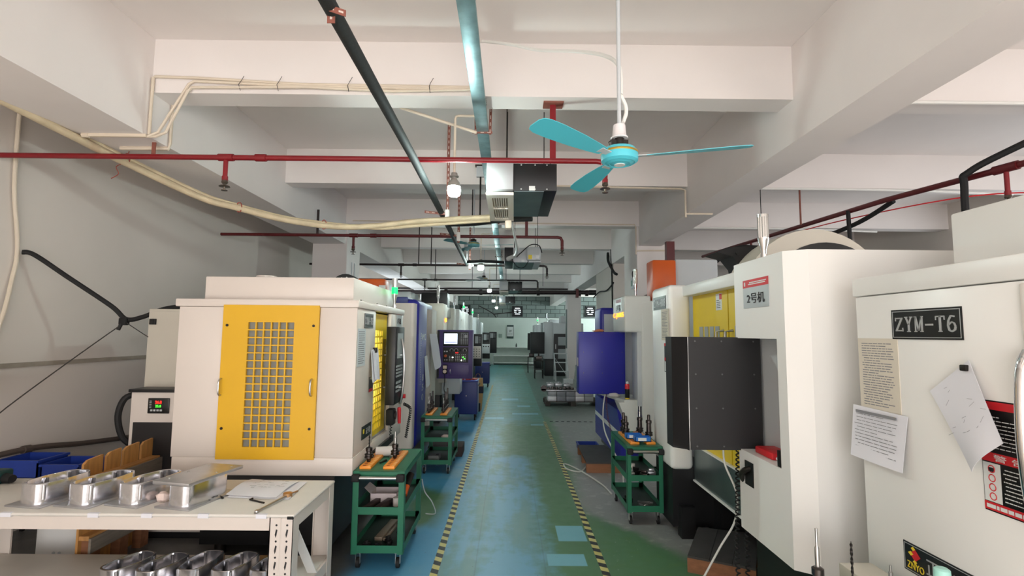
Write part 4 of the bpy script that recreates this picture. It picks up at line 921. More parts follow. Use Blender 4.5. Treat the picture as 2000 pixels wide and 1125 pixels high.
MB().cyl((-1.655, 3.51, .813), (-1.60, 3.82, .813), .008, .011, seg=10).box(-1.668, -1.645, 3.495, 3.525, .803, .823, .004).build('shaft', steel, wr)
MB().cyl((-1.597, 3.85, .803), (-1.597, 3.85, .832), .032, seg=18).cyl((-1.59, 3.88, .812), (-1.57, 3.96, .812), .010, .006, seg=8).build('ratchet_head', mat('brassy_steel', (190, 150, 110), .3, 1.0), wr)
tag(MB().tube([(-1.825, 3.80, .806), (-1.832, 3.772, .806), (-1.70, 3.705, .806)], .006, 6).build('hex_key', gunmetal), 'small dark hex key lying on the worktable before the paper sheets', 'tool')
tag(MB().cyl((-2.075, 3.83, .808), (-2.04, 3.80, .808), .008, seg=8).cyl((-2.04, 3.80, .808), (-2.03, 3.79, .808), .004, seg=8).build('drill_bit', gunmetal), 'dark stub of a bit on the worktable between lidded block and papers', 'tool')
tag(MB().cyl((-2.13, 3.73, .808), (-2.09, 3.735, .808), .007, seg=8).build('drill_bit', gunmetal), 'tiny dark bit touching the lidded aluminium block on the worktable', 'tool')
tag(MB().ball((-2.42, 3.73, .835), .04, 12, (1.1, .9, .85), .18).build('tissue_ball', mat('pinkish_tissue', (226, 206, 198), .9)), 'crumpled pale tissue between the aluminium housings', 'tissue')
tl = thing('power_tool', 'teal and black power tool at the far corner of the worktable by the wall', 'tool', (-4.0, 4.15, .80))
box(-4.1, -3.93, 4.08, 4.22, .80, .90, .02, 3).build('body', mat('teal_plastic', (24, 60, 58), .5), tl); MB().cyl((-3.96, 4.15, .84), (-3.85, 4.12, .84), .04, .03, seg=14).build('nose', black_rub, tl)

# ------------------------------------------------------------------ things behind the worktable
wp = thing('wooden_pallet', 'pine pallet standing on edge behind the worktable', 'pallet', (-3.5, 4.7, 0))
mb = MB()
for i, (y, ht, w) in enumerate(((4.415, .94, .20), (4.635, .95, .165), (4.845, .955, .19), (5.05, .955, .15))):
    MB().prism([(-3.48, y - w / 2, .03), (-3.48, y + w / 2, .03), (-3.48, y + w / 2, ht), (-3.48, y - w * .3, ht - .012), (-3.48, y - w / 2, ht - .04)], (.02, 0, 0)).build('deck_board', wood, wp)
for z in (.755, .30): box(-3.46, -3.38, 4.32, 5.12, z, z + .035).build('stringer', wood_y, wp)
for z in (.66, .20): box(-3.38, -3.36, 4.32, 5.13, z, z + .115).build('outer_board', wood_grey, wp)
for y in (4.4, 4.72, 4.98): box(-3.46, -3.38, y - .05, y + .05, .0, .30).build('block', wood_brown, wp)
wb = thing('metal_box', 'white steel box on the floor under the far end of the worktable', 'box', (-3.85, 4.8, 0))
box(-4.05, -3.68, 4.6, 5.0, 0, .60, .006).build('body', white_en, wb); MB().cyl((-3.89, 4.6, .09), (-3.89, 4.594, .09), .012).cyl((-3.84, 4.6, .09), (-3.84, 4.594, .09), .012).build('screw_plug', grey_en, wb)
rk = thing('low_stand', 'low dark stand by the wall carrying blue crates', 'stand', (-4.4, 5.15, 0))
box(-4.85, -4.0, 4.95, 5.35, .56, .60).build('top', gunmetal, rk)
for (x, y) in ((-4.83, 4.97), (-4.03, 4.97), (-4.83, 5.32), (-4.03, 5.32)): box(x - .015, x + .015, y - .015, y + .015, 0, .56).build('leg', gunmetal, rk)
def crate(label, x0, x1, y0, y1, z0, z1, group=None, m=blue_pl):
    c = thing('plastic_crate', label, 'crate', ((x0 + x1) / 2, (y0 + y1) / 2, z0), group); t = .012
    MB().box(x0, x1, y0, y1, z0, z0 + t).box(x0, x1, y0, y0 + t, z0, z1).box(x0, x1, y1 - t, y1, z0, z1).box(x0, x0 + t, y0, y1, z0, z1).box(x1 - t, x1, y0, y1, z0, z1).build('body', m, c)
    MB().box(x0 - .012, x1 + .012, y0 - .012, y0, z1 - .022, z1).box(x0 - .012, x1 + .012, y1, y1 + .012, z1 - .022, z1).box(x0 - .012, x0, y0, y1, z1 - .022, z1).box(x1, x1 + .012, y0, y1, z1 - .022, z1).build('rim', m, c); return c
crate('blue plastic crate by the wall behind the worktable, taller of two', -4.80, -4.42, 4.97, 5.30, .60, .77)
crate('blue plastic crate by the wall behind the worktable, lower of two', -4.39, -4.04, 4.97, 5.30, .60, .735)
crate('blue plastic tray on the floor behind the grey-topped platform', 1.22, 1.56, 8.95, 9.3, .0, .10)

# ------------------------------------------------------------------ green trolleys
def trolley(label, x, y, w=.44, d=.86):
    t = thing('tool_trolley', label, 'trolley', (x, y, 0), 'green three-shelf tool trolleys'); x0, x1, y0, y1 = x - w / 2, x + w / 2, y, y + d
    def tray(name, z, lip, m):
        MB().box(x0, x1, y0, y1, z - .008, z).box(x0, x1, y0, y0 + .004, z - lip, z).box(x0, x1, y1 - .004, y1, z - lip, z).box(x0, x0 + .004, y0, y1, z - lip, z).box(x1 - .004, x1, y0, y1, z - lip, z).build(name, m, t)
    tray('top_shelf', .815, .05, green_en)
    for z in (.455, .14):
        s_ = MB().box(x0 + .004, x1 - .004, y0 + .004, y1 - .004, z, z + .008).build('shelf', green_in, t)
        MB().box(x0, x1, y0, y0 + .004, z, z + .062).box(x0, x1, y1 - .004, y1, z, z + .062).box(x0, x0 + .004, y0, y1, z, z + .062).box(x1 - .004, x1, y0, y1, z, z + .062).build('shelf_rim', green_en, s_)
    for sx, cx in ((1, x0), (-1, x1)):
        for sy, cy in ((1, y0), (-1, y1)):
            MB().box(cx - sx * .002, cx + sx * .05, cy - sy * .002, cy + sy * .004, .13, .815).box(cx - sx * .002, cx + sx * .004, cy - sy * .002, cy + sy * .05, .13, .815).build('leg', green_en, t)
            c_ = MB().cyl((cx + sx * .05 - .014, cy + sy * .06, .042), (cx + sx * .05 + .014, cy + sy * .06, .042), .042, seg=20).build('caster', black_rub, t)
            MB().box(cx + sx * .05 - .022, cx + sx * .05 - .016, cy + sy * .06 - .02, cy + sy * .06 + .02, .04, .135).box(cx + sx * .05 + .016, cx + sx * .05 + .022, cy + sy * .06 - .02, cy + sy * .06 + .02, .04, .135).box(cx + sx * .05 - .025, cx + sx * .05 + .025, cy + sy * .06 - .03, cy + sy * .06 + .03, .125, .137).build('fork', steel, c_)
    h_ = MB().cyl((x0 + .06, y0 - .035, .765), (x1 - .06, y0 - .035, .765), .016, seg=16).build('handle', steel, t)
    box(x0 - .004, x0 + .065, y0 - .058, y0, .735, .795, .012, 3).build('handle_bracket', black_rub, h_); box(x1 - .065, x1 + .004, y0 - .058, y0, .735, .795, .012, 3).build('handle_bracket', black_rub, h_)
    return t
c1 = trolley('green tool trolley beside the first white machine and worktable, orange tool racks on top', -1.10, 4.51)
c2 = dup(c1, (-1.02, 7.45, 0), 'green tool trolley crowded with tool holders beside the blue VMC 850 pillar')
c3 = dup(c1, (1.455, 5.56, 0), 'green tool trolley with blue bins on top beside the white machine numbered 2'); c3.scale = (.86, 1.0, 1.0)
c4 = dup(c1, (1.57, 1.76, 0), 'green tool trolley at the bottom edge of the view, only its top edge showing')
def rack(label, x, y, w=.10, d=.62, z=.815):
    r = thing('tool_rack', label, 'tool rack', (x, y, z), 'orange tool racks on the trolleys'); x0 = x - w / 2
    box(x0, x0 + w, y, y + d, z, z + .028, .006).build('rack_plate', orange_pl, r); mb = MB(); ml = MB(); n = 11
    for i in range(n):
        yy = y + (i + .5) * d / n; mb.lathe([(.0155, z + .028), (.0155, z + .0286)], (x - .012, yy, 0), 14); ml.box(x + w / 2 - .03, x + w / 2 - .008, yy - .012, yy + .012, z + .027, z + .0288)
    mb.build('socket_hole', mat('rack_hole', (150, 60, 20), .6), r); ml.build('number_tab', mat('pale_orange', (246, 196, 130), .5), r); return r
r1 = rack('orange tool rack nearest the machine on the first trolley', -1.235, 4.56)
dup(r1, (-1.03, 4.56, .815), 'orange tool rack nearest the aisle on the first trolley')
dup(r1, (-1.14, 7.5, .815), 'orange tool rack nearest the blue pillar on the second trolley')
dup(r1, (-.93, 7.5, .815), 'orange tool rack nearest the aisle on the second trolley')
dup(r1, (1.37, 5.64, .815), 'orange tool rack under the blue bins, aisle side of the third trolley')
dup(r1, (1.545, 5.64, .815), 'orange tool rack under the blue bins, machine side of the third trolley')
def holder(label, x, y, z, kind, h=.09, tool=.08, group='tool holders on the trolleys', tilt=None):
    t = thing('tool_holder', label, 'tool holder', (x, y, z), group)
    MB().lathe([(.012, 0), (.018, .03), (.031, .032), (.031, .042), (.027, .045), (.027, .052), (.031, .055), (.031, .064), (.020, .068), (.019, h - .005), (.024, h), (.024, h + .025), (.014, h + .032)], (x, y, z), 22).build('body', toolsteel, t)
    r = .006; top = h + .03
    if kind == 'drill': 
        o = MB(); prof = []
        bm = o.bm; n = 26; prev = None
        for i in range(n + 1):
            a = i * .5; zz = z + top + tool * i / n; rr = r * (1 if i < n - 1 else .4)
            ring = [bm.verts.new((x + rr * math.cos(a + q) * m_, y + rr * math.sin(a + q) * m_, zz)) for q, m_ in ((0, 1), (PI / 3, .55), (PI * 2 / 3, .9), (PI, 1), (PI * 4 / 3, .55), (PI * 5 / 3, .9))]
            if prev: 
                for k in range(6): bm.faces.new((prev[k], prev[(k + 1) % 6], ring[(k + 1) % 6], ring[k]))
            prev = ring
        bm.faces.new(prev); bmesh.ops.recalc_face_normals(bm, faces=bm.faces); o.build('drill', gunmetal, t)
    elif kind == 'mill': MB().lathe([(.009, top), (.009, top + tool * .5), (.005, top + tool * .55), (.005, top + tool)], (x, y, z), 12).build('cutter', steel, t)
    elif kind == 'long': MB().lathe([(.013, top), (.013, top + tool), (.009, top + tool + .01)], (x, y, z), 14).build('shank', toolsteel, t)
    if tilt: t.rotation_euler = tilt
    return t
zt = .843
holder('tool holder with a twist drill on the first trolley rack by the machine', -1.247, 4.72, zt, 'drill', .085, .10).scale = (1.25, 1.25, 1.1)
holder('tool holder with a cutter on the first trolley rack by the aisle', -1.042, 4.85, zt, 'mill', .09, .10).scale = (1.25, 1.25, 1.1)
rr_ = random.Random(3)
spots = [(-1.15, 7.55, 'mill'), (-1.15, 7.67, 'long'), (-1.15, 7.79, 'drill'), (-1.15, 7.92, 'long'), (-.94, 7.55, 'mill'), (-.94, 7.67, 'drill'), (-.94, 7.80, 'long'), (-.94, 7.93, 'mill'), (-.94, 8.04, 'long')]
words = ['nearest the handle on the pillar-side rack', 'second from the handle on the pillar-side rack', 'third from the handle on the pillar-side rack', 'farthest from the handle on the pillar-side rack',
         'nearest the handle on the aisle-side rack', 'second from the handle on the aisle-side rack', 'third from the handle on the aisle-side rack', 'fourth from the handle on the aisle-side rack', 'farthest from the handle on the aisle-side rack']
for (x, y, k), w_ in zip(spots, words): holder('tool holder of the crowded second trolley, ' + w_, x, y, zt, k, rr_.uniform(.09, .14), rr_.uniform(.06, .16))
bigh = []
bigh.append(holder('stubby tool holder at the far aisle corner of the third trolley', 1.36, 6.02, zt, 'long', .10, .05))
bigh.append(holder('stubby tool holder with a side screw, behind the first on the third trolley', 1.355, 6.12, zt, 'long', .11, .06))
bigh.append(holder('tool holder with a thin needle drill on the third trolley', 1.535, 6.08, zt, 'mill', .14, .11))
bigh.append(holder('thick leaning tool holder nearest the machine on the third trolley', 1.57, 5.82, zt, 'long', .15, .04))
for b_ in bigh: b_.scale = (1.35, 1.35, 1.15)
holder('large chrome tool holder with a long thin cutter on the trolley at the bottom edge', 1.33, 2.28, .83, 'mill', .155, .16)
holder('tool holder with a black twist drill behind white paper at the bottom edge', 1.53, 2.36, .83, 'drill', .07, .16)
holder('small tool holder half hidden behind the mint bottle at the bottom edge', 1.70, 2.36, .83, 'mill', .07, .06)
bt = thing('spray_bottle', 'bottle with a mint green cap standing before the black maker plate', 'bottle', (1.635, 2.0, .815))
MB().lathe([(.036, .815), (.04, .825), (.04, 1.02), (.028, 1.05), (.02, 1.07)], (1.635, 2.0, 0), 22).build('body', sign_white, bt); MB().lathe([(.026, 1.07), (.028, 1.09), (.026, 1.13), (.018, 1.136)], (1.635, 2.0, 0), 22).build('cap', mint, bt)
tag(crumpled((1.50, 2.2, 0), (1.66, 2.16, 0), (1.70, 2.42, 0), (1.52, 2.46, 0), .885, amp=.02, seed=3).build('paper_sheet', paper_m), 'white paper sheet lying over tools at the bottom edge of the view', 'paper')
tag(box(1.42, 1.50, 2.30, 2.44, .815, .885, .02, 3).build('cleaning_cloth', pink_m), 'folded pink cloth between the tool holders at the bottom edge', 'cloth')
tag(box(1.62, 1.78, 2.45, 2.60, .815, .90, .006).build('parts_box', beige_en), 'small beige box at the back of the trolley at the bottom edge', 'box')
# bins, tissue roll, loose tools on the trolleys
def bin_(label, x, y, w=.17, d=.10, z=.846):
    b = thing('small_bin', label, 'bin', (x, y, z), 'bright blue bins on the third trolley'); t = .006; x0, x1, y0, y1 = x - w / 2, x + w / 2, y - d / 2, y + d / 2; h = .05
    MB().box(x0, x1, y0, y1, z, z + t).box(x0, x1, y0, y0 + t, z, z + h).box(x0, x1, y1 - t, y1, z, z + h).box(x0, x0 + t, y0, y1, z, z + h).box(x1 - t, x1, y0, y1, z, z + h).build('body', blue_br, b)
    box(x0 + .03, x1 - .05, y0 - .002, y0, z + .01, z + .04).build('label', sign_white, b); return b
bin_('bright blue open bin on the third trolley, the nearer one with its label showing', 1.46, 5.69); bin_('bright blue open bin on the third trolley, behind the other one', 1.40, 5.84)
tag(MB().cyl((-1.26, 5.02, .865), (-1.10, 5.04, .865), .045, seg=18).build('tissue_roll', cloth_w), 'white tissue roll lying on the first trolley', 'tissue roll')
tag(MB().cyl((-1.10, 4.98, .83), (-1.07, 5.16, .845), .022, seg=12).cyl((-1.105, 4.95, .828), (-1.10, 4.98, .83), .016, seg=12).build('spanner', steel), 'round steel spanner lying between the orange racks of the first trolley', 'tool')
tag(MB().cyl((-1.155, 4.76, .822), (-1.125, 4.86, .822), .006, .012, seg=10).build('centre_punch', gunmetal), 'small black pointed tool lying between the orange racks', 'tool')
tag(MB().ball((-1.28, 4.92, .84), .035, 10, (1, 1.4, .7), .2).build('rag', gunmetal), 'dark rag behind the drill holder on the first trolley', 'cloth')
S1, S0 = .463, .148
def item(name, label, cat, mb, m): return tag(mb.build(name, m), label, cat)
cb = thing('carton', 'open white carton on the middle shelf of the first trolley', 'box', (-1.12, 4.85, S1))
MB().box(-1.24, -1.0, 4.78, 4.98, S1, S1 + .005).box(-1.24, -1.0, 4.78, 4.784, S1, S1 + .085).box(-1.24, -1.0, 4.976, 4.98, S1, S1 + .085).box(-1.24, -1.236, 4.78, 4.98, S1, S1 + .085).box(-1.004, -1.0, 4.78, 4.98, S1, S1 + .085).build('tray', mat('white_carton', (210, 198, 198), .8), cb)
MB().prism([(-1.24, 4.78, S1 + .085), (-1.24, 4.98, S1 + .085), (-1.30, 4.98, S1 + .13), (-1.30, 4.80, S1 + .13)], (.003, 0, 0)).build('flap', mat('white_carton', (210, 198, 198), .8), cb)
item('steel_bar', 'dark square steel bar lying slantwise on the first trolley, nearer the machine', 'metal bar', box(-1.21, -1.165, 4.53, 4.86, S1, S1 + .045, .003).turn(-.25, (-1.19, 4.7, 0)), mat('brown_steel', (84, 70, 66), .5, .6, var=.2))
item('steel_bar', 'dark square steel bar lying slantwise on the first trolley, nearer the aisle', 'metal bar', box(-1.11, -1.06, 4.54, 4.78, S1, S1 + .05, .003).turn(-.25, (-1.08, 4.66, 0)), mat('brown_steel', (84, 70, 66), .5, .6, var=.2))
item('plastic_jar', 'small white plastic jar on the middle shelf of the first trolley', 'jar', MB().cyl((-.99, 4.72, S1), (-.99, 4.72, S1 + .07), .03, seg=16), cloth_w)
gr = thing('grinder', 'black tool with an orange grip leaning on the middle shelf of the first trolley', 'tool', (-.96, 5.0, S1))
MB().cyl((-.96, 4.92, S1 + .03), (-.95, 5.0, S1 + .09), .026, seg=12).build('grip', orange_en, gr); MB().cyl((-.95, 5.0, S1 + .09), (-.94, 5.1, S1 + .17), .03, .038, seg=12).build('body', gunmetal, gr)
item('steel_plate', 'flat pale strips stacked on the bottom shelf of the first trolley', 'metal strip', MB().box(-1.17, -1.10, 4.75, 5.2, S0, S0 + .03, .002).box(-1.09, -1.07, 4.75, 5.2, S0, S0 + .022, .002).turn(-.1, (-1.1, 4.9, 0)), mat('dull_aluminium', (176, 160, 140), .45, .5, var=.3))
for i, (x, y, w_) in enumerate(((-1.22, 4.62, 'beside the caster fork'), (-1.12, 4.58, 'at the front rim'), (-1.02, 4.60, 'by the aisle-side leg'), (-1.05, 4.72, 'behind the others'), (-.97, 4.86, 'against the aisle-side rim'))):
    item('clamp', 'black clamp on the bottom shelf of the first trolley, ' + w_, 'clamp', MB().box(x - .035, x + .035, y - .02, y + .02, S0, S0 + .025, .004).cyl((x, y, S0 + .025), (x, y, S0 + .055), .014, seg=10).box(x - .02, x + .04, y - .012, y + .012, S0 + .03, S0 + .042, .003).turn(i * .8, (x, y, 0)), black_rub)
item('tissue', 'pinkish tissue on the middle shelf of the second trolley', 'tissue', MB().ball((-.9, 7.60, S1 + .035), .05, 12, (1.3, 1, .65), .12), mat('pinkish_tissue', (226, 206, 198), .9))
item('sheet_metal', 'flat dark sheet on the middle shelf of the second trolley', 'sheet', box(-1.18, -.95, 7.62, 7.85, S1, S1 + .012), gunmetal)
mv = thing('meter_box', 'small grey box with a black knob on the bottom shelf of the second trolley', 'box', (-1.07, 7.75, S0)); box(-1.16, -1.0, 7.62, 7.82, S0, S0 + .07, .006).build('body', mat('grey_box', (110, 112, 112), .5), mv); MB().cyl((-1.03, 7.68, S0 + .07), (-1.03, 7.68, S0 + .085), .018, seg=12).build('knob', black_rub, mv)
for i, (x, y, z, nm, lab, m_) in enumerate(((1.34, 5.72, S1, 'clamp_block', 'pale metal block at the front of the middle shelf, third trolley', alu_flat), (1.41, 5.78, S1, 'clamp_block', 'dark metal block in the centre of the middle shelf, third trolley', gunmetal), (1.47, 5.66, S1, 'clamp_block', 'worn grey metal block in front on the middle shelf, third trolley', toolsteel), (1.57, 5.74, S1, 'vise_jaw', 'long grey vise jaw by the machine side of the middle shelf, third trolley', alu_flat), (1.33, 5.84, S0, 'clamp_block', 'dark clutter block at the back of the bottom shelf, third trolley', gunmetal))):
    item(nm, lab, 'metal part', MB().box(x - .035, x + .035, y - .045, y + .045, z, z + .05, .006).box(x - .02, x + .02, y - .03, y + .03, z + .05, z + .08, .006).turn(i * .5, (x, y, 0)), m_)
item('jar', 'small white jar behind the blocks on the middle shelf, third trolley', 'jar', MB().cyl((1.40, 5.9, S1), (1.40, 5.9, S1 + .09), .03, seg=14), cloth_w)
item('slotted_clamp', 'slotted steel clamp plate on the bottom shelf of the third trolley', 'metal part', MB().box(1.42, 1.58, 5.72, 5.735, S0, S0 + .035).box(1.42, 1.58, 5.765, 5.78, S0, S0 + .035).box(1.42, 1.45, 5.72, 5.78, S0, S0 + .035).box(1.55, 1.58, 5.72, 5.78, S0, S0 + .035).turn(-.3, (1.5, 5.75, 0)), steel)
item('ring_bolt', 'steel ring bolt lying at the front of the bottom shelf, third trolley', 'bolt', MB().cyl((1.43, 5.72, S0 + .02), (1.47, 5.63, S0 + .02), .012, seg=10).tube([(1.475 + .024 * math.cos(t), 5.615, S0 + .026 + .024 * math.sin(t)) for t in [2 * PI * k / 14 for k in range(14)]], .006, 6, closed=True), steel)

# ------------------------------------------------------------------ blue tool cabinet on casters, paper bag, platforms, pallet of blocks, steps
bc = thing('tool_cabinet', 'blue wheeled tool cabinet with red tools on top, under the violet pendant', 'cabinet', (-.98, 12.1, 0))
bx0, bx1, by0, by1 = -1.24, -.71, 11.95, 12.45
box(bx0, bx1, by0, by1, .14, .90, .02, 3).build('body', blue_dark, bc); box(bx0 - .008, bx1 + .008, by0 - .012, by1 + .01, .875, .915, .008).build('top', mat('mid_blue_enamel', (52, 66, 150), .4), bc)
MB().cyl((-.97, by0, .56), (-.97, by0 - .006, .56), .012, seg=10).build('lock', steel, bc); MB().cyl((bx1, by0 + .1, .8), (bx1 + .03, by0 + .1, .8), .01).cyl((bx1, by1 - .1, .8), (bx1 + .03, by1 - .1, .8), .01).cyl((bx1 + .03, by0 + .08, .8), (bx1 + .03, by1 - .08, .8), .011).build('handle', black_rub, bc)
for x in (bx0 + .06, bx1 - .06):
    for y in (by0 + .06, by1 - .06): MB().cyl((x - .015, y, .06), (x + .015, y, .06), .06, seg=18).box(x - .02, x + .02, y - .03, y + .03, .1, .145).build('caster', black_rub, bc)
rr_ = random.Random(12)
for i in range(5):
    x = -1.16 + i * .095; w_ = ['closest to the machine', 'second from the machine', 'in the middle', 'fourth from the machine', 'closest to the aisle'][i]
    item('hand_tool', 'red handled hand tool on the blue cabinet, ' + w_, 'tool', box(x - .035, x + .035, 12.0, 12.16, .915, .95 + .012 * (i % 2), .012).turn(rr_.uniform(-.5, .5), (x, 12.08, 0)), mat('tool_red', (190, 60, 56), .5)).__setitem__('group', 'red hand tools on the blue cabinet')
dup(bc, (-.98, 19.3, 0), 'dark blue wheeled tool cabinet far down the aisle below the black pendants')
bg_ = thing('paper_bag', 'brown paper bag with a dark band standing past the blue cabinet', 'bag', (-.78, 13.6, 0))
MB().prism([(-.92, 13.5, 0), (-.70, 13.5, 0), (-.66, 13.5, .5), (-.68, 13.5, .82), (-.92, 13.5, .82)], (0, .22, 0)).build('body', cardboard, bg_); MB().box(-.925, -.655, 13.49, 13.725, .44, .62).build('band', mat('bag_band', (26, 28, 50), .7), bg_); MB().tube(spline([(-.86, 13.6, .82), (-.84, 13.6, .92), (-.76, 13.6, .92), (-.74, 13.6, .82)], 5), .006, 6).build('handle', cardboard, bg_)
tag(box(-1.3, -.74, 8.5, 8.95, 0, .16, .01).build('step_block', mat('dark_brown_timber', (62, 48, 46), .8, var=.2)), 'dark brown timber step behind the second green trolley', 'step')
tag(MB().box(-1.1, -.72, 13.3, 13.48, 0, .2, .01).build('floor_block', black_rub), 'black block on the floor before the paper bag', 'block')
pf = thing('foot_platform', 'dark topped wooden foot platform in front of the machine numbered 2', 'platform', (1.88, 4.9, 0))
def plat(root, P, hgt, n, mtop, mside):
    A_, B_, C_, D_ = [Vector((p[0], p[1], 0)) for p in P]     # A-B near edge, D-C far edge
    for i in range(n):
        a, b_ = i / n + .004, (i + 1) / n - .004; q = [A_.lerp(B_, a), A_.lerp(B_, b_), D_.lerp(C_, b_), D_.lerp(C_, a)]
        MB().prism([(v.x, v.y, hgt - .018) for v in q], (0, 0, .018)).build('board', mtop, root)
    for a in (.0, .46, .92):
        q = [A_.lerp(D_, a), B_.lerp(C_, a), B_.lerp(C_, a + .08), A_.lerp(D_, a + .08)]; MB().prism([(v.x, v.y, 0) for v in q], (0, 0, hgt - .018)).build('bearer', mside, root)
plat(pf, [(1.53, 4.52), (2.0, 4.28), (2.38, 5.00), (1.86, 5.17)], .135, 3, felt, wood_brown)
pf2 = thing('foot_platform', 'dark grey topped wooden foot platform before the blue machine base', 'platform', (1.45, 8.2, 0))
plat(pf2, [(1.14, 7.60), (1.70, 7.60), (1.62, 8.80), (1.17, 8.80)], .145, 1, felt, wood_brown)
pl_ = thing('cargo_pallet', 'dark pallet on the concrete bay loaded with aluminium blocks', 'pallet', (1.75, 14.8, 0)); ax0, ax1, ay0, ay1 = 1.05, 2.55, 14.4, 15.4
mb = MB()
for i in range(6): y = ay0 + i * .18; box(ax0, ax1, y, y + .13, .11, .135).build('deck_board', mat('dark_timber', (70, 64, 60), .8), pl_)
for x in (ax0 + .05, (ax0 + ax1) / 2, ax1 - .05):
    for y in (ay0 + .06, (ay0 + ay1) / 2, ay1 - .06): box(x - .07, x + .07, y - .06, y + .06, 0, .11).build('block', mat('dark_timber', (70, 64, 60), .8), pl_)
alu_blk = [mat('dull_billet', (176, 176, 180), .5, .3, var=.1), mat('bright_billet', (232, 226, 230), .45, .2, var=.06), mat('grey_billet', (140, 142, 148), .5, .3)]
rw = ['bottom row', 'upper row']; cn_ = ['closest to the aisle', 'second from the aisle', 'third from the aisle', 'fourth from the aisle', 'farthest from the aisle']
for r in range(2):
    for i in range(5):
        tag(box(1.10 + i * .255, 1.34 + i * .255, 14.42, 14.9, .135 + r * .135, .265 + r * .135, .004).build('aluminium_block', alu_blk[(i * 2 + r * 3 + (i > 1) + (i == 0 and r == 0)) % 3]), 'aluminium block on the dark pallet, %s, %s' % (rw[r], cn_[i]), 'metal block', 'aluminium blocks on the dark pallet')
fx_ = thing('fixture_plate', 'large machined fixture plate lying on the aluminium blocks', 'metal part', (1.6, 14.7, .405)); box(1.05, 1.95, 14.45, 15.0, .405, .44, .004).build('plate', alu_flat, fx_); mb = MB()
for i in range(7): mb.box(1.1 + i * .11, 1.18 + i * .11, 14.55, 14.9, .44, .50 + .02 * (i % 3), .006)
mb.build('ribs', toolsteel, fx_)
for i, (x, w_, h_) in enumerate(((1.18, 'nearest the aisle', .09), (1.40, 'in the middle', .10), (1.64, 'under the pale box', .08))):
    item('machined_part', 'rough machined part stacked on the fixture plate, ' + w_, 'metal part', MB().box(x - .1, x + .1, 14.52, 14.9, .52, .52 + h_, .02).cyl((x, 14.6, .5), (x, 14.6, .55 + h_), .05, seg=12), alu_flat)
item('parts_carton', 'pale small box on top of the machined parts on the dark pallet', 'box', box(1.56, 1.82, 14.6, 14.85, .60, .72), grey_en)
item('casting', 'round casting hanging over the aisle-side end of the dark pallet', 'metal part', MB().cyl((1.0, 14.6, .46), (1.0, 14.75, .46), .09, seg=14).box(.93, 1.1, 14.6, 14.8, .405, .45), toolsteel)
item('plastic_wrap', 'sheet of clear plastic wrap standing upright behind the aluminium blocks', 'wrap', MB().sheet([[(1.92 + .05 * j + .02 * math.sin(i), 15.0 + .03 * math.sin(i + j), .14 + i * .12) for j in range(6)] for i in range(9)], .004), mat('clear_wrap', (190, 200, 196), .2, trans=.7))
ld = thing('step_ladder', 'grey steel steps in front of the pale machine by the far column', 'steps', (2.25, 22.4, 0))
lx0, lx1, ly0 = 2.0, 2.52, 21.9
for x in (lx0, lx1):
    for y in (ly0, ly0 + .75): box(x - .02, x + .02, y, y + .04, 0, 1.13 if y > ly0 else .42).build('leg', grey_en, ld)
for i, (d_, z) in enumerate(((0, .38), (.22, .75), (.44, 1.12))): box(lx0 - .02, lx1 + .02, ly0 + d_, ly0 + .79 if i == 2 else ly0 + d_ + .26, z, z + .035).build('tread', grey_en, ld)
for x in (lx0, lx1): MB().tube([(x, ly0 + .02, .36), (x, ly0 + .75, 1.12)], .016, 6).build('brace', grey_en, ld)
MB().tube([(lx0 + .02, ly0 + .76, .95), (lx1 - .02, ly0 + .76, .25)], .012, 6).build('brace', grey_en, ld)
for i, (x, y) in enumerate(((1.35, 23.2), (1.18, 26.6))):
    q = thing('tool_stand', 'dark wheeled stand with tubing before the black pendant, ' + ('nearer the steel steps' if i == 0 else 'farther from the steel steps'), 'stand', (x, y, 0)); mb = MB()
    for (a, b_) in ((-.18, -.2), (.18, -.2), (-.18, .2), (.18, .2)): mb.cyl((x + a, y + b_, .06), (x + a, y + b_, .8), .016, seg=8)
    mb.box(x - .2, x + .2, y - .22, y + .22, .78, .81).box(x - .2, x + .2, y - .22, y + .22, .38, .41).build('frame', gunmetal, q); mb = MB()
    for (a, b_) in ((-.18, -.2), (.18, -.2), (-.18, .2), (.18, .2)): MB().cyl((x + a - .015, y + b_, .06), (x + a + .015, y + b_, .06), .06, seg=12).build('wheel', black_rub, q)
    item('holder_box', 'dark box of tools on the wheeled stand ' + ('nearer the steel steps' if i == 0 else 'farther from the steel steps'), 'box', MB().box(x - .13, x + .13, y - .15, y + .15, .81, 1.0, .01).cyl((x, y, 1.0), (x, y, 1.12), .04, seg=10), toolsteel)

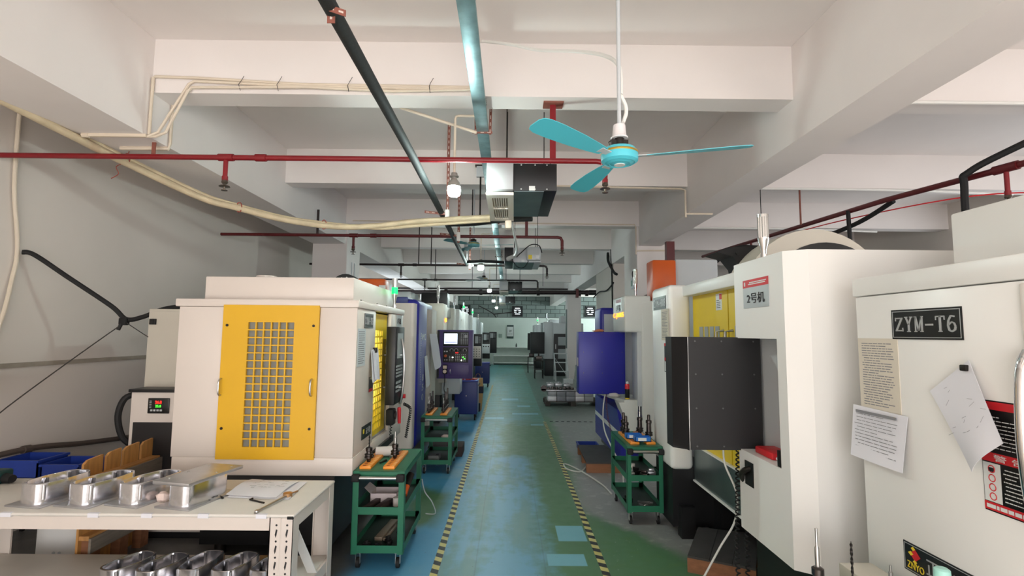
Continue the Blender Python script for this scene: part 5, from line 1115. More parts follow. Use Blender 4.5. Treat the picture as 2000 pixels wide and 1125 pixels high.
# ------------------------------------------------------------------ overhead: sprinkler pipes
def sprinkler(x, y, ztop, parent, mpipe, drop=.20):
    d = MB().cyl((x, y, ztop), (x, y, ztop - drop), .021, seg=12).cyl((x, y, ztop - drop + .03), (x, y, ztop - drop - .01), .027, seg=12).build('drop_pipe', mpipe, parent)
    MB().lathe([(.024, -.0), (.03, -.03), (.02, -.045)], (x, y, ztop - drop), 14).lathe([(.012, -.045), (.006, -.06), (.045, -.062), (.05, -.07), (.01, -.072), (.008, -.10), (.028, -.102), (.028, -.108)], (x, y, ztop - drop), 16).build('sprinkler_head', mat('bronze_head', (110, 100, 90), .35, .9), d)
def pipe_run(label, y, x0, x1, z, m, drops, end_drop=True, r=.026, hangers=()):
    t = thing('sprinkler_pipe', label, 'pipe', (x0, y, z), 'sprinkler pipes crossing the hall')
    pts = [(x0, y, z), (x1 - .08, y, z)]
    if end_drop: pts += [(x1 - .025, y, z - .01), (x1, y, z - .06), (x1, y, z - .16)]
    else: pts += [(x1, y, z)]
    mb = MB().tube(pts, r, 12)
    for x in drops: mb.cyl((x - .07, y, z), (x + .07, y, z), r * 1.35, seg=14)
    for x in drops: mb.cyl((x + .28, y, z), (x + .38, y, z), r * 1.35, seg=14)
    mb.build('pipe', m, t)
    for x in drops: sprinkler(x, y, z - r * .5, t, m)
    if end_drop: sprinkler(x1, y, z - .10, t, m, .10)
    for (x, zt_, mm, w) in hangers: box(x - w, x + w, y - .005, y + .005, z, zt_).build('hanger_strap', mm, t)
    return t
pipe_run('bright red sprinkler pipe crossing the ceiling above the yellow side door', 4.75, X0, .90, 3.64, red_en, [-2.70], True, .026, [(-3.39, 4.0, rust, .018)])
pipe_run('dark red sprinkler pipe with a capped end by the wall, second from the entrance', 8.5, -4.84, .88, 3.615, red_dark, [-2.62], True, .026, [(-3.23, 4.05, pipe_dark, .02), (.28, 4.72, red_dark, .025)])
pipe_run('blackish sprinkler pipe, third from the entrance', 12.3, -4.83, .905, 3.63, pipe_dark, [-2.62], True, .026, [(-2.2, 4.72, pipe_dark, .012), (-1.9, 4.72, pipe_dark, .012)])
pipe_run('blackish sprinkler pipe, fourth from the entrance', 15.8, -4.83, .88, 3.635, pipe_dark, [-2.62], True, .026, [(-2.3, 4.72, pipe_dark, .012), (-.4, 4.72, pipe_dark, .012)])
mp_ = thing('main_pipe', 'thick blackish main pipe crossing the hall high up before the far bays', 'pipe', (0, 20.5, 3.63))
mb = MB().cyl((-4.9, 20.5, 3.61), (3.2, 20.5, 3.66), .085, seg=18)
for x in (-2.6, -1.2, 1.1, 2.75, 3.05): mb.cyl((x, 20.5, 3.635), (x + .12, 20.5, 3.637), .12, seg=18)
mb.build('pipe', pipe_dark, mp_)
MB().cyl((3.2, 20.5, 3.66), (3.7, 20.5, 3.66), .105, seg=18).build('end_valve', black_en, mp_); box(2.67, 2.77, 20.38, 20.62, 3.45, 4.1).build('bracket', red_dark, mp_)
tag(MB().cyl((-4.9, 20.9, 3.80), (2.4, 20.9, 3.82), .035, seg=10).build('branch_pipe', pipe_dark), 'thin blackish pipe running just above the thick main pipe', 'pipe')
hp = thing('pipe_hanger', 'red T-shaped hanger post between beam and bright red pipe', 'hanger', (.40, 4.8, 4.0))
box(.375, .43, 4.73, 4.77, 3.64, 4.19).build('post', red_en, hp); box(.31, .50, 4.68, 4.82, 4.185, 4.2).build('plate', rust, hp)
rp = thing('sprinkler_pipe', 'dark red pipe running lengthwise above the machines numbered 2 and next to it', 'pipe', (4.5, 8, 3.65))
mb = MB().tube([(5.05, 3.2, 3.60), (4.5, 6.0, 3.63), (4.35, 11.4, 3.76)], .032, 12).cyl((4.76, 4.65, 3.615), (4.72, 4.85, 3.617), .045, seg=12).build('pipe', red_dark, rp)
sprinkler(4.74, 4.75, 3.6, rp, red_en, .24); MB().cyl((4.4, 9.2, 3.70), (4.4, 9.2, 3.5), .02).build('drop_pipe', red_dark, rp)
MB().cyl((4.37, 7.55, 3.66), (4.37, 7.55, 4.2), .014, seg=8).build('hanger_rod', rust, rp)
box(2.95, 3.1, 9.5, 9.62, 3.05, 3.75).build('hydrant_riser', red_dark); tag(bpy.data.objects['hydrant_riser'], 'short dark red riser beside the near column of the concrete row', 'pipe')
bpy.data.objects['hydrant_riser'].name = 'riser_pipe'
# ------------------------------------------------------------------ cable tray, its brackets
tr = thing('cable_tray', 'galvanised steel cable tray running down the middle of the ceiling', 'cable tray', (-.29, 15, 4.08))
mb = MB()
for i in range(14):
    y = -2 + i * 2.4; mb.box(-.352, -.232, y, y + 2.395, 4.08, 4.13, .003)
mb.build('tray', galv, tr)
mb = MB()
for y in (4.45, 6.6, 9.3, 12.2): 
    for dz in range(4): mb.cyl((-.230, y + dz * .04, 4.105), (-.222, y + dz * .04, 4.105), .008, seg=6)
mb.build('joint_bolts', steel, tr)
def slot_strap(p0, p1, w, parent, m=rust, ax='x', name='strap'):
    p0, p1 = Vector(p0), Vector(p1); d = (p1 - p0); u = Vector((1, 0, 0)) if ax == 'x' else Vector((0, 0, 1)); n = d.normalized().cross(u)
    o = MB().prism([p0 - u * w, p0 + u * w, p1 + u * w, p1 - u * w], n * .004).build(name, m, parent); k = max(2, int(d.length / .07)); mb = MB()
    for i in range(k):
        a = p0 + d * ((i + .25) / k); b_ = p0 + d * ((i + .75) / k)
        for sgn in (-.0006, .0046): mb.prism([a - u * w * .3 + n * sgn, a + u * w * .3 + n * sgn, b_ + u * w * .3 + n * sgn, b_ - u * w * .3 + n * sgn], n * .0002)
    mb.build('slots', mat('slot_light', (206, 190, 180), .7), o, flat=True); return o
for y, m_, lab in ((5.15, rust, 'rust red slotted hanger holding the cable tray behind the first beam'), (9.5, red_dark, 'dark slotted hanger holding the cable tray over the second sprinkler pipe'), (13.8, gunmetal, 'dark slotted hanger holding the cable tray past the third bulb')):
    h_ = thing('tray_hanger', lab, 'hanger', (-.29, y, 4.07), 'tray hangers')
    slot_strap((-.375, y, 4.72), (-.36, y, 4.05), .014, h_, m_); slot_strap((-.20, y, 4.72), (-.215, y, 4.05), .014, h_, m_); slot_strap((-.40, y, 4.072), (-.19, y, 4.072), .012, h_, m_, 'z', 'cross_strap')
# ------------------------------------------------------------------ black lagged drain pipe, its supports
bp_ = thing('drain_pipe', 'black lagged pipe slanting overhead along the aisle', 'pipe', (-.85, 6, 3.54))
mb = MB().tube([(-.87, 1.6, 3.55), (-.86, 4.4, 3.54), (-.885, 7.0, 3.53), (-.95, 11.35, 3.52)], .037, 12)
mb.tube(spline([(-.885, 7.15, 3.53), (-.5, 6.95, 3.50), (-.1, 6.5, 3.455), (.28, 6.35, 3.44)], 5), .034, 10)
mb.tube(spline([(-.93, 10.9, 3.52), (-.4, 10.6, 3.49), (.2, 10.4, 3.42)], 5), .032, 10); mb.build('pipe', foam_blk, bp_)
MB().tube([(-.95, 11.3, 3.52), (-.86, 9.9, 3.6), (-.85, 9.7, 3.75)], .03, 10).tube([(-.95, 11.35, 3.52), (-.9, 11.45, 3.5), (-.82, 11.4, 3.52)], .03, 8).build('elbow', pvc_white, bp_)
for y, lab, m_ in ((2.35, 'pinkish slotted bracket on the black pipe at the top edge', rust), (6.45, 'rust red slotted strap holding the black pipe beside the first bulb', rust), (7.9, 'slotted strap holding the black pipe behind the second sprinkler pipe', rust), (11.3, 'slotted strap at the far white end of the black pipe', rust)):
    h_ = thing('pipe_bracket', lab, 'bracket', (-.85, y, 3.5), 'brackets of the black pipe'); x = -.845 if y < 8 else -.93
    xs_ = x + (.045 if y > 3 else -.025); slot_strap((xs_, y, 4.72), (xs_, y, 3.40 if y > 3 else 3.48), .019, h_, m_); slot_strap((x - (.24 if y > 3 else .03), y - .045, 3.53), (x + .06, y - .045, 3.50), .016, h_, m_, 'z', 'cross_strap')
    if y > 3: box(x + .02, x + .075, y - .06, y - .02, 3.42, 3.56, .008).build('zip_tie', pvc_white, h_)
# ------------------------------------------------------------------ bulbs
def bulb(label, x, y, z, ztop, arm=None):
    t = thing('bulb_lamp', label, 'lamp', (x, y, z), 'hanging bulbs along the aisle')
    pts = [(x, y, z + .14), (x, y, ztop - .03)]
    if arm is not None: pts += [(x + .01, y, ztop - .008), (x + .035, y, ztop), (arm, y, ztop)]
    st_ = MB().tube(pts, .0125, 10).build('conduit', pvc, t)
    MB().lathe([(.016, .145), (.03, .14), (.034, .115), (.045, .11), (.045, .10), (.028, .095), (.028, .075)], (x, y, z), 20).build('socket', mat('grey_socket', (130, 128, 122), .6), t)
    MB().lathe([(.026, .08), (.034, .068), (.054, .045), (.062, .02), (.063, .0)], (x, y, z), 24).build('bulb_neck', mat('grey_lamp_neck', (150, 148, 140), .5), t)
    MB().lathe([(.063, .0), (.066, -.04), (.060, -.078), (.045, -.092), (.0, -.095)], (x, y, z), 24).build('glowing_bulb', bulb_m, t)
    return t
b1 = bulb('lit bulb hanging on a bent cream conduit, nearest the entrance', -.555, 4.95, 3.435, 4.16, -.30)
for (x, y, lab) in ((-.622, 11, 'lit bulb over the aisle, second from the entrance'), (-.661, 17, 'lit bulb over the aisle, third from the entrance'), (-.689, 22.5, 'lit bulb over the aisle, fourth from the entrance'), (-.697, 28.5, 'lit bulb over the aisle, farthest from the entrance')):
    bulb(lab, x, y, 3.45, 4.15, -.30)
# ------------------------------------------------------------------ ceiling fans
def fan(label, x, y, z, m, ang):
    t = thing('ceiling_fan', label, 'fan', (x, y, z), 'ceiling fans'); R = .112
    MB().cyl((x, y, z + .14), (x, y, ZC), .0125, seg=12).build('down_rod', grey_en, t)
    MB().lathe([(.014, .20), (.036, .195), (.042, .13), (.052, .118), (.05, .112)], (x, y, z), 22).build('canopy_cup', mat('white_fan_cup', (232, 226, 226), .4), t)
    MB().cyl((x, y, z + .04), (x, y, z + .12), .03, seg=12).box(x - .05, x + .05, y - .02, y + .02, z + .06, z + .10).tube([(x - .05, y, z + .055), (x - .065, y, z + .09), (x - .03, y, z + .118)], .004, 5).build('hanger_bracket', gunmetal, t)
    h_ = MB().lathe([(.03, .055), (R * .82, .048), (R * .98, .025), (R, .0), (R * .97, -.028), (R * .80, -.040), (R * .78, -.036), (R * .55, -.046), (R * .52, -.042), (.03, -.050)], (x, y, z), 40).build('motor_housing', m, t)
    MB().lathe([(R * .985, .026), (R * 1.004, .022), (R * 1.004, .016), (R * 1.0, .012)], (x, y, z), 40).build('gold_stripe', gold_m, h_); MB().lathe([(.032, -.049), (.032, -.053), (.0, -.054)], (x, y, z), 24).build('centre_badge', sign_white, h_)
    for k in range(3):
        a = ang + 2 * PI * k / 3; mb = MB()
        P = [[(x + math.cos(a) * r - math.sin(a) * v * w, y + math.sin(a) * r + math.cos(a) * v * w, z - .005 + v * w * .22) for v in (-1, -.5, 0, .5, 1)] for r, w in ((.16, .034), (.25, .046), (.40, .060), (.58, .068), (.68, .066), (.72, .054), (.735, .03))]
        mb.sheet(P, .003).build('blade', m, t)
        ca, sa = math.cos(a), math.sin(a); MB().prism([(x + ca * .09 - sa * .02, y + sa * .09 + ca * .02, z - .004), (x + ca * .20 - sa * .028, y + sa * .20 + ca * .028, z - .006), (x + ca * .20 + sa * .028, y + sa * .20 - ca * .028, z - .014), (x + ca * .09 + sa * .02, y + sa * .09 - ca * .02, z - .008)], (0, 0, .005)).build('blade_iron', grey_en, t)
    return t
fan('turquoise ceiling fan hanging near the camera on a long rod', .657, 3.0, 3.065, teal_fan, math.radians(-17))
fan('dusty teal ceiling fan hanging behind the first air conditioner', -.663, 9.3, 3.612, mat('dusty_teal', (90, 160, 164), .45), math.radians(-8))
fan('small grey ceiling fan beyond the second bulb', -.76, 15.2, 3.60, mat('grey_fan', (150, 158, 156), .5), math.radians(20))
tag(MB().tube(spline([(-.25, 4.2, 4.50), (.002, 4.0, 4.355), (.216, 3.8, 4.195), (.454, 3.5, 4.016), (.611, 3.2, 3.815), (.672, 3.05, 3.654), (.676, 3.03, 3.47)], 8), .013, 8).build('fan_conduit', pvc_white), 'white flexible conduit swooping from the cable tray to the turquoise fan', 'conduit')
tag(MB().tube(spline([(.672, 3.02, 3.46), (.70, 3.02, 3.40), (.705, 3.02, 3.35), (.69, 3.02, 3.30), (.682, 3.01, 3.28)], 6), .012, 8).build('fan_lead', pvc_white), 'white bent hose end beside the turquoise fan rod', 'conduit')
# ------------------------------------------------------------------ air conditioners hung from rods
def aircon(label, x, y, z0, flip=False):
    t = thing('duct_air_conditioner', label, 'air conditioner', (x, y, z0), 'air conditioners hung under the ceiling'); w = .71; d = 1.15; h = .285; xs = x + (.27 if not flip else .17)
    a0, a1 = (x, xs); b0, b1 = (xs, x + w)
    box(a0, a1, y, y + d, z0 + .01, z0 + h, .004).build('white_casing' if not flip else 'black_casing', grey_en if not flip else black_en, t)
    box(b0, b1, y + .005, y + d, z0, z0 + h - .005, .004).build('black_casing' if not flip else 'white_casing', black_en if not flip else grey_en, t)
    box(b0 + .01, b1 - .13, y + .02, y + d - .02, z0 - .008, z0).build('drain_pan', zinc, t)
    if not flip:
        # slanted outlet with louvres
        def sl(u, v, n=0): return Vector((a0 - .005 + u * (a1 - a0 + .01) + v * .01, y + .0 + v * 1.12 - n * .25, z0 - .02 - v * .02 - n))
        g = MB(); 
        for (u0, u1, v0, v1) in ((0, .2, 0, 1), (.8, 1, 0, 1), (.2, .8, 0, .1), (.2, .8, .9, 1), (.2, .8, .48, .52)): g.prism([sl(u0, v0), sl(u1, v0), sl(u1, v1), sl(u0, v1)], (0, 0, -.03))
        for i in range(7): u = .2 + .6 * (i + .5) / 7; g.prism([sl(u - .018, .1), sl(u + .018, .1), sl(u + .018, .9), sl(u - .018, .9)], (.01, 0, -.025))
        gl = g.build('outlet_grille', mat('ivory_grille', (226, 220, 208), .5), t); MB().prism([sl(.15, .05, -.01), sl(.85, .05, -.01), sl(.85, .95, -.01), sl(.15, .95, -.01)], (0, 0, .01)).build('grille_backing', mat('grille_dust', (150, 128, 104), .8), gl)
    mb = MB()
    for (xx, yy) in ((x + .2, y + .1), (x + w - .06, y + .1), (x + .2, y + d - .1), (x + w - .06, y + d - .1)): mb.cyl((xx, yy, z0 + h - .15), (xx, yy, ZC + .11), .006, seg=6)
    mb.build('hanging_rod', gunmetal, t); mb = MB()
    for xx in (b0 + .08, (b0 + b1) / 2, b1 - .1): mb.cyl((xx, y + .005, z0 + h - .02), (xx, y, z0 + h - .02), .008, seg=8).cyl((xx, y + .005, z0 + .015), (xx, y, z0 + .015), .008, seg=8)
    mb.build('casing_screws', sign_silver, t); MB().box(b0 + .16, b0 + .22, y - .004, y + .006, z0 + .0, z0 + .045).build('lug', sign_white, t); return t
a1_ = aircon('white and black air conditioner with a louvred outlet, nearest the entrance', -.24, 5.05, 3.435)
aircon('white air conditioner with a clear tank and yellow sticker, second from the entrance', -.10, 9.85, 3.38, True)
dup(a1_, (-.31, 15.9, 3.33), 'white and black air conditioner, third from the entrance')
dup(a1_, (-.44, 22.5, 3.34), 'small looking white and black air conditioner, farthest from the entrance')
tk = thing('water_tank', 'clear plastic tank with a yellow sticker hung on the second air conditioner', 'tank', (.45, 9.8, 3.4))
box(.33, .60, 9.72, 9.84, 3.40, 3.66, .02).build('body', mat('clear_tank', (214, 220, 220), .25, trans=.3), tk); box(.36, .43, 9.714, 9.72, 3.42, 3.50).build('yellow_sticker', sign_yel, tk); box(.50, .56, 9.714, 9.72, 3.43, 3.49).build('white_sticker', sign_white, tk)
tag(MB().tube(spline([(.13, 9.7, 3.45), (.22, 9.7, 3.54), (.40, 9.7, 3.69), (.56, 9.7, 3.68), (.62, 9.75, 3.55)], 8), .010, 6).tube(spline([(.02, 9.7, 3.50), (.06, 9.7, 3.38), (.16, 9.7, 3.26), (.28, 9.7, 3.26), (.36, 9.7, 3.38)], 8), .008, 6).build('black_hose', black_rub), 'looping black hose in front of the second air conditioner', 'hose')
tag(MB().tube(spline([(.02, 6.35, 3.44), (.08, 7.5, 3.40), (.13, 8.6, 3.42), (.10, 9.4, 3.44), (-.03, 9.7, 3.42)], 8), .03, 10, taper=[.012 + .028 * min(1, i / 30) for i in range(33)]).build('white_hose', pvc_white), 'white tape wrapped hose dropping from the first air conditioner', 'hose')
tag(box(-.06, .02, 6.12, 6.24, 3.27, 3.45, .02).build('junction_box', pvc), 'cream junction box under the first air conditioner', 'box')
# conduits, bundles, rods
tp = thing('lagged_pipe_bundle', 'thick cream lagged pipe bundle sagging from the wall to the first air conditioner', 'pipe', (-2.5, 6, 3.4))
MB().tube(spline([(-4.15, 3.0, 3.90), (-4.02, 3.9, 3.80), (-3.94, 4.5, 3.735), (-3.86, 4.95, 3.675), (-3.451, 5.6, 3.478), (-3.156, 5.8, 3.415), (-2.694, 6.1, 3.338), (-2.142, 6.3, 3.304), (-1.659, 6.4, 3.345), (-1.272, 6.4, 3.395), (-.8, 6.4, 3.43), (-.25, 6.35, 3.455)], 8), .036, 12).build('lagged_pipe', foam, tp)
MB().tube(spline([(-4.18, 3.0, 3.97), (-4.05, 3.9, 3.87), (-3.96, 4.5, 3.80), (-3.88, 4.95, 3.735), (-3.46, 5.62, 3.53), (-3.16, 5.82, 3.45), (-2.694, 6.12, 3.37), (-2.142, 6.32, 3.335), (-1.659, 6.42, 3.315), (-1.272, 6.42, 3.345), (-.8, 6.42, 3.385), (-.25, 6.37, 3.42)], 8), .022, 10).build('thin_pipe', foam, tp)
mb = MB()
for (x, y, z) in ((-3.83, 5.0, 3.70), (-3.12, 5.81, 3.42), (-2.30, 6.25, 3.32)): mb.tube([(x + .03 * math.cos(t), y, z + .058 * math.sin(t)) for t in [2 * PI * k / 14 for k in range(14)]], .006, 5, closed=True)
mb.tube([(-3.83, 5.0, 3.74), (-3.80, 5.0, 3.80)], .005, 5).tube(spline([(-3.85, 5.0, 3.66), (-3.93, 5.0, 3.62), (-3.90, 5.0, 3.55), (-3.97, 5.0, 3.5)], 4), .004, 5).build('wire_tie', mat('red_wire', (150, 70, 56), .5), tp)
bc_ = thing('beam_conduits', 'bundle of thin cream conduits clipped along the face of the first beam', 'conduit', (-2, 4.58, 4.25))
yb = 4.578
MB().tube([(-3.32, yb, 3.79), (-3.32, yb, 4.33), (-3.30, yb, 4.345), (-2.9, yb, 4.335), (-1.94, yb, 4.285), (-.36, yb, 4.275)], .014, 8).build('conduit', pvc, bc_)
MB().tube([(-3.30, 4.55, 3.765), (-3.22, 4.55, 3.80), (-2.98, yb - .01, 4.27), (-2.93, yb - .01, 4.30), (-2.0, yb - .01, 4.265), (-1.0, yb - .02, 4.25), (-.36, yb - .01, 4.262)], .013, 8).build('conduit', pvc, bc_)
MB().tube([(-3.86, 4.56, 3.766), (-3.24, 4.56, 3.766), (-3.15, 4.55, 3.80), (-2.98, yb - .02, 4.20), (-2.94, yb - .02, 4.235), (-1.9, yb - .02, 4.25), (-1.1, yb - .01, 4.225), (-.36, yb - .02, 4.245)], .013, 8).build('conduit', pvc, bc_)
mb = MB()
for x in (-2.5, -2.15, -1.5, -.75): mb.tube([(x, yb - .015, 4.21), (x - .005, yb - .04, 4.26), (x + .005, yb - .015, 4.31), (x + .03, yb - .02, 4.35)], .003, 4)
mb.build('cable_tie', black_rub, bc_)
MB().box(-3.88, -3.32, 4.535, 4.552, 3.752, 3.78).box(-3.80, -3.34, 4.86, 4.885, 3.748, 3.78).cyl((-3.9, 4.545, 3.765), (-3.84, 4.545, 3.765), .022, seg=10).build('conduit_channel', pvc, bc_)
MB().tube([(-3.80, 4.87, 3.765), (-3.33, 4.87, 3.765), (-3.32, 4.87, 3.82), (-3.32, 4.87, 4.2)], .015, 8).build('conduit', pvc, bc_)
tag(MB().tube([(-1.14, 5.05, 4.29), (-.35, 5.1, 4.05)], .016, 8).build('slanting_conduit', pvc), 'thin cream conduit slanting up behind the first bulb', 'conduit')
tag(MB().tube([(.5, 7.435, 4.19), (2.535, 7.435, 4.16), (2.60, 7.435, 4.14), (2.60, 7.435, 3.73)], .016, 8).tube([(2.6, 7.44, 3.785), (3.0, 7.44, 3.785)], .014, 8).build('beam_conduit', pvc), 'cream conduit running along the second beam and down the lengthwise beam', 'conduit')
tag(MB().tube([(-3.2, 10.285, 4.26), (2.55, 10.285, 4.23), (2.57, 10.29, 4.18), (2.57, 10.30, 3.62)], .013, 8).tube([(2.57, 10.33, 3.70), (3.2, 10.33, 3.71)], .016, 8).build('beam_conduit', pvc), 'thin cream conduit along the third beam to the near column', 'conduit')
for (yy, lab) in ((7.44, 'pale conduit along the second beam above the machine numbered 2'), (10.28, 'pale conduit along the third beam above the machine numbered 2'), (4.58, 'pale sagging conduit along the first beam above the big white machine')):
    tag(MB().tube(spline([(3.1, yy, 4.175), (4.5, yy, 4.18), (6.0, yy, 4.17), (7.5, yy, 4.13)], 4), .018, 8).build('bay_conduit', pvc_white), lab, 'conduit')
tag(MB().tube(spline([(4.15, 10.2, 3.45), (4.2, 9.4, 3.62), (4.3, 8.6, 3.50), (4.3, 7.6, 3.35), (4.5, 6.6, 3.45), (4.6, 6.0, 3.62)], 8), .03, 8).build('black_cable', black_rub), 'thick black cable drooping from the lengthwise dark red pipe', 'cable')
tag(MB().tube(spline([(5.6, 3.6, 4.3), (4.9, 4.6, 3.86), (4.62, 5.0, 3.66), (4.60, 5.05, 3.5), (4.60, 5.05, 2.6), (4.60, 5.05, .02)], 8), .034, 8).build('black_cable', black_rub), 'thick black cable dropping over the dark red pipe onto the big white machine', 'cable')
tag(MB().tube(spline([(4.45, 6.6, 3.645), (4.46, 6.6, 3.2), (4.48, 6.6, 2.6), (4.5, 6.6, .02)], 4), .026, 8).build('black_cable', black_rub), 'straight black cable dropping behind the top cover of the big white machine', 'cable')
tag(MB().tube(spline([(4.35, 9.3, 3.60), (4.3, 9.4, 3.4), (4.3, 9.4, 2.6), (4.3, 9.4, .02)], 4), .03, 8).build('black_cable', black_rub), 'short black cable dropping behind the beige magazine cover', 'cable')
tag(MB().tube(spline([(4.35, 8.2, 3.58), (4.5, 6.8, 3.56), (5.2, 5.6, 3.58), (6.4, 5.5, 3.6)], 6), .008, 5).build('red_wire', sign_red), 'thin red wire strung beneath the lengthwise dark red pipe', 'wire')
tag(MB().cyl((3.4, 6.8, 2.5), (3.4, 6.8, ZC), .006, seg=5).build('hanging_wire', black_rub), 'thin dark wire hanging above the beige magazine cover', 'wire')
mb = MB()
for (x, y) in ((-.06, 5.0), (.455, 4.98), (-1.55, 13.5), (-1.05, 13.6), (.72, 14.2), (1.1, 18.0), (-1.4, 19.2), (-1.0, 22.0), (.6, 24.0), (1.3, 26.0)):
    pass
for i, (x, y, lab) in enumerate(((-.62, 8.3, 'dark suspension rod beside the dusty teal fan'), (1.15, 17.5, 'thin dark hanger rod above the steel steps'), (-1.35, 18.5, 'thin dark hanger rod above the pale machines on the pendant side'), (-.9, 24, 'thin dark hanger rod close to the fourth bulb'))):
    tag(MB().cyl((x, y, 3.62 if i else 3.9), (x, y, ZC), .010, seg=6).build('hanger_rod', gunmetal), lab, 'rod')
fx2 = thing('ceiling_hook', 'small grey ceiling fixing with a rod behind the bright red pipe', 'hook', (-.43, 7.2, 4.2)); box(-.50, -.38, 7.38, 7.44, 4.30, 4.46).build('block', grey_en, fx2); box(-.52, -.36, 7.36, 7.45, 4.46, 4.475).build('plate', gunmetal, fx2); MB().cyl((-.44, 7.4, 3.7), (-.44, 7.4, 4.3), .012, seg=8).build('rod', gunmetal, fx2)

# ------------------------------------------------------------------ left wall cables
tag(MB().tube(spline([(-4.87, 4.93, 4.15), (-4.87, 4.95, 3.4), (-4.87, 5.04, 2.8), (-4.86, 5.0, 2.45), (-4.84, 4.92, 2.1), (-4.85, 4.8, 1.7)], 6), .019, 10).build('wall_conduit', pvc), 'cream conduit running down the wall by the worktable', 'conduit')
tag(MB().tube(spline([(-4.83, 5.05, 2.76), (-4.75, 5.10, 2.74), (-4.5, 5.22, 2.53), (-4.18, 5.40, 2.25), (-4.05, 5.45, 2.115), (-3.9, 5.48, 2.14), (-3.72, 5.5, 2.22), (-3.5, 5.5, 2.256), (-3.1, 5.5, 2.256)], 8), .024, 10).build('black_cable', black_rub), 'thick black cable sagging from the wall conduit to the electrical cabinet', 'cable')
tag(MB().box(-4.10, -4.02, 5.40, 5.47, 2.05, 2.13, .015).tube([(-4.07, 5.42, 2.08), (-4.09, 5.40, 2.0)], .018, 6).build('tape_knot', black_rub), 'black tape knot tying the sagging black cable', 'tape')
tag(MB().tube(spline([(-4.07, 5.42, 2.06), (-4.3, 5.1, 1.7), (-4.5, 4.7, 1.3), (-4.7, 4.5, .98), (-4.85, 4.35, .85)], 6), .006, 5).tube([(-4.03, 5.42, 2.08), (-3.78, 5.41, 1.93)], .005, 5).build('tie_cord', mat('dark_cord', (58, 54, 50), .8)), 'thin dark cord running from the black tape knot down to the wall', 'cord')
tag(MB().tube(spline([(-4.78, 4.62, 1.80), (-4.74, 4.70, 1.70), (-4.72, 4.74, 1.58), (-4.74, 4.70, 1.46), (-4.80, 4.62, 1.40)], 6), .04, 10).build('black_hose', black_rub), 'thick black hose loop at the edge of the view by the wall', 'hose')
tag(MB().tube(spline([(-4.86, 4.2, .80), (-4.86, 5.1, .80), (-4.86, 5.5, .78), (-4.86, 6.0, .71), (-4.86, 6.8, .63), (-4.86, 7.6, .58)], 5), .028, 8).cyl((-4.86, 5.28, .795), (-4.86, 5.36, .79), .04, seg=10).build('wall_pipe', mat('dusty_pipe', (96, 84, 76), .8, var=.2)), 'dusty brown pipe low along the wall behind the crates', 'pipe')
# ------------------------------------------------------------------ hoses and cables by the concrete-bay row
tag(MB().tube(spline([(1.585, 3.85, 1.19), (1.60, 3.86, 1.05), (1.67, 3.84, .85), (1.66, 3.86, .65), (1.55, 3.88, .45), (1.40, 3.88, .20), (1.25, 3.85, .02), (1.1, 3.7, .012)], 8), .0075, 8).build('white_hose', mat('milky_hose', (206, 206, 200), .35)), 'milky white hose hanging from the black pendant to the floor', 'hose')
tag(coil([(1.655, 3.76, 1.19), (1.64, 3.76, .8), (1.62, 3.74, .36), (1.66, 3.72, .30), (1.69, 3.74, .38), (1.69, 3.74, .80)], .013, .0055, 44).build('coiled_cable', black_rub), 'black coiled cable dangling under the black pendant', 'cable')
tag(MB().ball((1.68, 3.72, .82), .028, 10, (1, 1, 1.2), .25).build('cable_knot', black_rub), 'black knot in the coiled cable under the black pendant', 'cable')
tag(MB().tube(spline([(1.30, 6.6, .012), (1.25, 7.0, .012), (1.1, 7.55, .012), (.95, 7.95, .012), (.86, 8.05, .012), (.88, 7.75, .012), (1.05, 7.62, .012), (1.18, 7.9, .012)], 8), .010, 8).build('white_hose', mat('milky_hose', (206, 206, 200), .35)), 'milky white hose looping on the floor between tape and wooden platform', 'hose')
tag(MB().tube(spline([(1.50, 8.05, 1.08), (1.44, 7.9, .85), (1.42, 7.7, .60), (1.46, 7.3, .40), (1.50, 6.9, .25), (1.45, 6.6, .05)], 8), .010, 8).build('white_hose', mat('milky_hose', (206, 206, 200), .35)), 'milky white hose hanging from the blue pendant behind the trolley', 'hose')
tag(coil([(1.52, 8.06, 1.08), (1.50, 7.9, .8), (1.52, 7.6, .5)], .010, .004, 30).build('coiled_cable', mat('dark_red_lead', (110, 60, 60), .5)), 'thin reddish coiled lead hanging from the blue pendant', 'cable')
tag(MB().tube(spline([(-.88, 5.42, .5), (-.86, 5.5, .35), (-.80, 5.6, .22), (-.78, 5.75, .05), (-.9, 5.85, .012)], 6), .006, 6).build('air_hose', grey_en), 'thin grey air hose looping behind the first green trolley', 'hose')

# ------------------------------------------------------------------ column fittings
for yy, lab in ((10.62, 'thin pale conduit on the column behind the yellow-doored machine, nearer the entrance'), (10.80, 'thin pale conduit on the column behind the yellow-doored machine, farther in')):
    tag(MB().cyl((-3.29, yy, 2.0), (-3.29, yy, 3.45), .012, seg=8).build('column_conduit', grey_en), lab, 'conduit')
sw = thing('switch_box', 'grey control box with green window and wires on the near column', 'switch', (2.62, 10.6, 2.9))
box(2.56, 2.6, 10.55, 10.75, 2.95, 3.17, .006).build('body', grey_en, sw); box(2.556, 2.56, 10.6, 10.7, 3.0, 3.12).build('green_window', mat('green_window', (60, 120, 90), .3), sw)
MB().tube(spline([(2.58, 10.6, 3.17), (2.54, 10.5, 3.25), (2.56, 10.45, 3.32), (2.58, 10.65, 3.30)], 5), .012, 6).tube(spline([(2.55, 10.5, 2.62), (2.62, 10.32, 2.72), (2.8, 10.33, 2.8), (2.95, 10.33, 2.82)], 5), .01, 6).build('wires', gunmetal, sw)
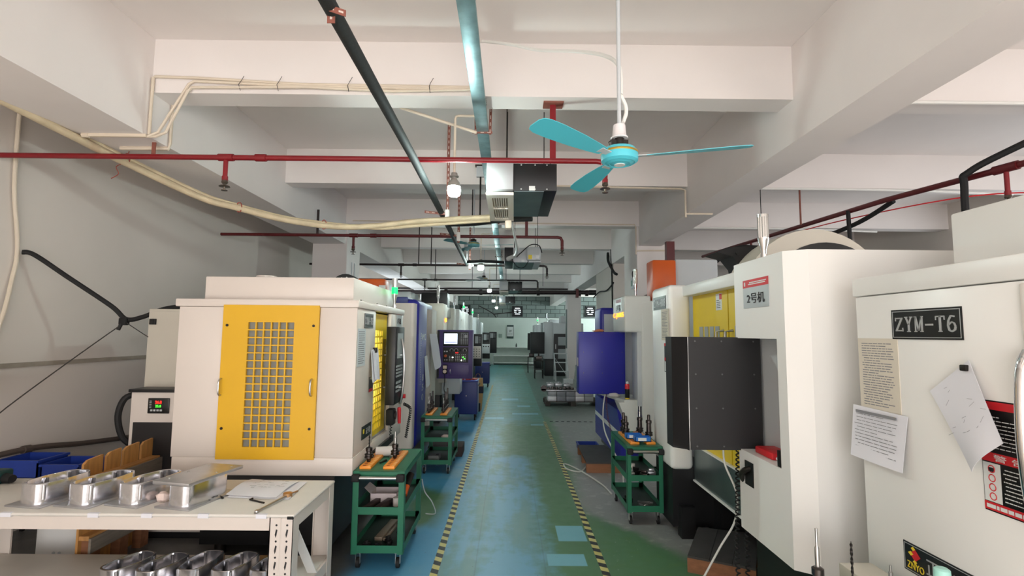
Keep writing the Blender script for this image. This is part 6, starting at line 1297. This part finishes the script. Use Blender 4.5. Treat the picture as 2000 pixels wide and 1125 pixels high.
so = thing('wall_socket', 'small pale socket box on the face of the near column', 'socket', (3.0, 10.34, 2.7)); box(2.93, 3.05, 10.325, 10.35, 2.68, 2.82, .006).build('body', cream, so); box(2.95, 3.03, 10.32, 10.326, 2.70, 2.80).build('face', sign_white, so)
tag(MB().tube(spline([(2.62, 13.5, 4.15), (2.58, 13.3, 3.95), (2.58, 13.1, 3.8), (2.62, 12.75, 3.55), (2.66, 12.6, 3.48)], 6), .035, 8).tube([(2.64, 13.2, 4.2), (2.64, 13.1, 3.5), (2.64, 12.98, 0.5)], .018, 8).build('black_cable', black_rub), 'black cable bending down the side of the partition by the blue machine', 'cable')
tag(MB().tube(spline([(2.64, 12.9, 3.3), (2.6, 13.6, 3.16), (2.58, 14.6, 3.2), (2.6, 15.7, 3.12)], 6), .02, 6).build('black_cable', black_rub), 'dark cable strung along the partition below the lengthwise beam', 'cable')
tag(box(2.59, 2.60, 22.95, 23.45, 1.35, 3.1).build('wall_notice', mat('grey_notice', (90, 100, 98), .6)), 'narrow dark notice board on the side of the far column', 'sign')
tag(MB().box(2.655, 2.66, 13.4, 14.2, 2.4, 2.5).build('stencil_label', ink_grey), 'faint grey stencil on the partition above the blue machine', 'sign')
# ------------------------------------------------------------------ far wall
po = thing('wall_poster', 'dark framed white poster with writing on the far wall', 'poster', (.08, 33.17, 1.7)); box(-.137, .30, 33.15, 33.2, 1.67, 2.53).build('board', mat('poster_dark', (52, 74, 70), .5), po); box(-.11, .27, 33.145, 33.15, 1.80, 2.42).build('sheet', sign_white, po)
print_lines('poster_print', (.08, 33.144, 1.95), 'x', .30, .16, 3, ink, po, 51, .3); MB().tube([(.0 + .02 * k, 33.143, 2.15 + .09 * math.sin(k * 1.7)) for k in range(10)], .008, 4).build('brush_writing', ink, po)
tag(box(-.66, -.46, 33.14, 33.2, 1.72, 1.95, .01).build('switch_box', mat('grey_switch', (130, 146, 138), .5)), 'small grey switch box on the far wall beside the poster', 'switch')
sf = thing('wall_shelf', 'long pale three-board shelf against the far wall', 'shelf', (.25, 32.9, 0))
for z in (1.09, .56, .12): box(-1.0, 1.6, 32.6, 33.15, z, z + .045).build('shelf_board', white_en, sf)
for x in (-.98, 1.56): box(x, x + .03, 32.6, 33.15, 0, 1.09).build('side_panel', grey_en, sf)
tag(MB().lathe([(.05, 1.135), (.05, 1.28), (.02, 1.33), (.018, 1.39)], (.48, 32.85, 0), 14).build('bottle', mat('dark_bottle', (60, 70, 66), .3)), 'dark bottle standing on the far wall shelf below the poster', 'bottle')
def exfan(label, x, z):
    t = thing('exhaust_fan', label, 'fan', (x, 33.2, z), 'exhaust fans in the far wall'); w = .34; y = 33.12
    MB().box(x - w, x + w, y, 33.22, z - w, z - w + .06).box(x - w, x + w, y, 33.22, z + w - .06, z + w).box(x - w, x - w + .06, y, 33.22, z - w, z + w).box(x + w - .06, x + w, y, 33.22, z - w, z + w).box(x - w, x + w, 33.19, 33.22, z - w, z + w).build('frame', black_en, t)
    mb = MB()
    for i in range(4): zz = z - .20 + i * .125; mb.box(x - (.16 if i in (0, 3) else .22), x + (.16 if i in (0, 3) else .22), 33.17, 33.18, zz, zz + .05)
    mb.build('daylight_gap', fan_lit, t); mb = MB().cyl((x, y + .01, z), (x, y + .05, z), .09, seg=16)
    for i in range(5): zz = z - .255 + i * .125; mb.box(x - .28, x + .28, y + .02, y + .03, zz - .01, zz + .062)
    mb.build('shutter_blade', black_rub, t); return t
exfan('exhaust fan with bright gaps above the poster', .54, 3.42)
exfan('exhaust fan with bright gaps behind the far column of the concrete row', 5.25, 3.45)
exfan('exhaust fan with bright gaps above the pale machines of the pendant row', -2.85, 3.46)
tag(MB().box(-2.3, -1.62, 13.35, 13.9, 2.66, 3.04, .01).build('equipment_box', black_en), 'dark equipment box on the roof of the beige machine', 'box')
tag(MB().tube(spline([(-1.8, 30, 3.6), (-1.2, 30, 3.3), (-.9, 30, 3.1), (-.75, 30, 2.9)], 5), .03, 6).tube([(-.9, 30, 3.1), (.3, 30, 3.25)], .03, 6).build('far_pipes', pipe_dark), 'dark bent pipes before the far blockwork', 'pipe')
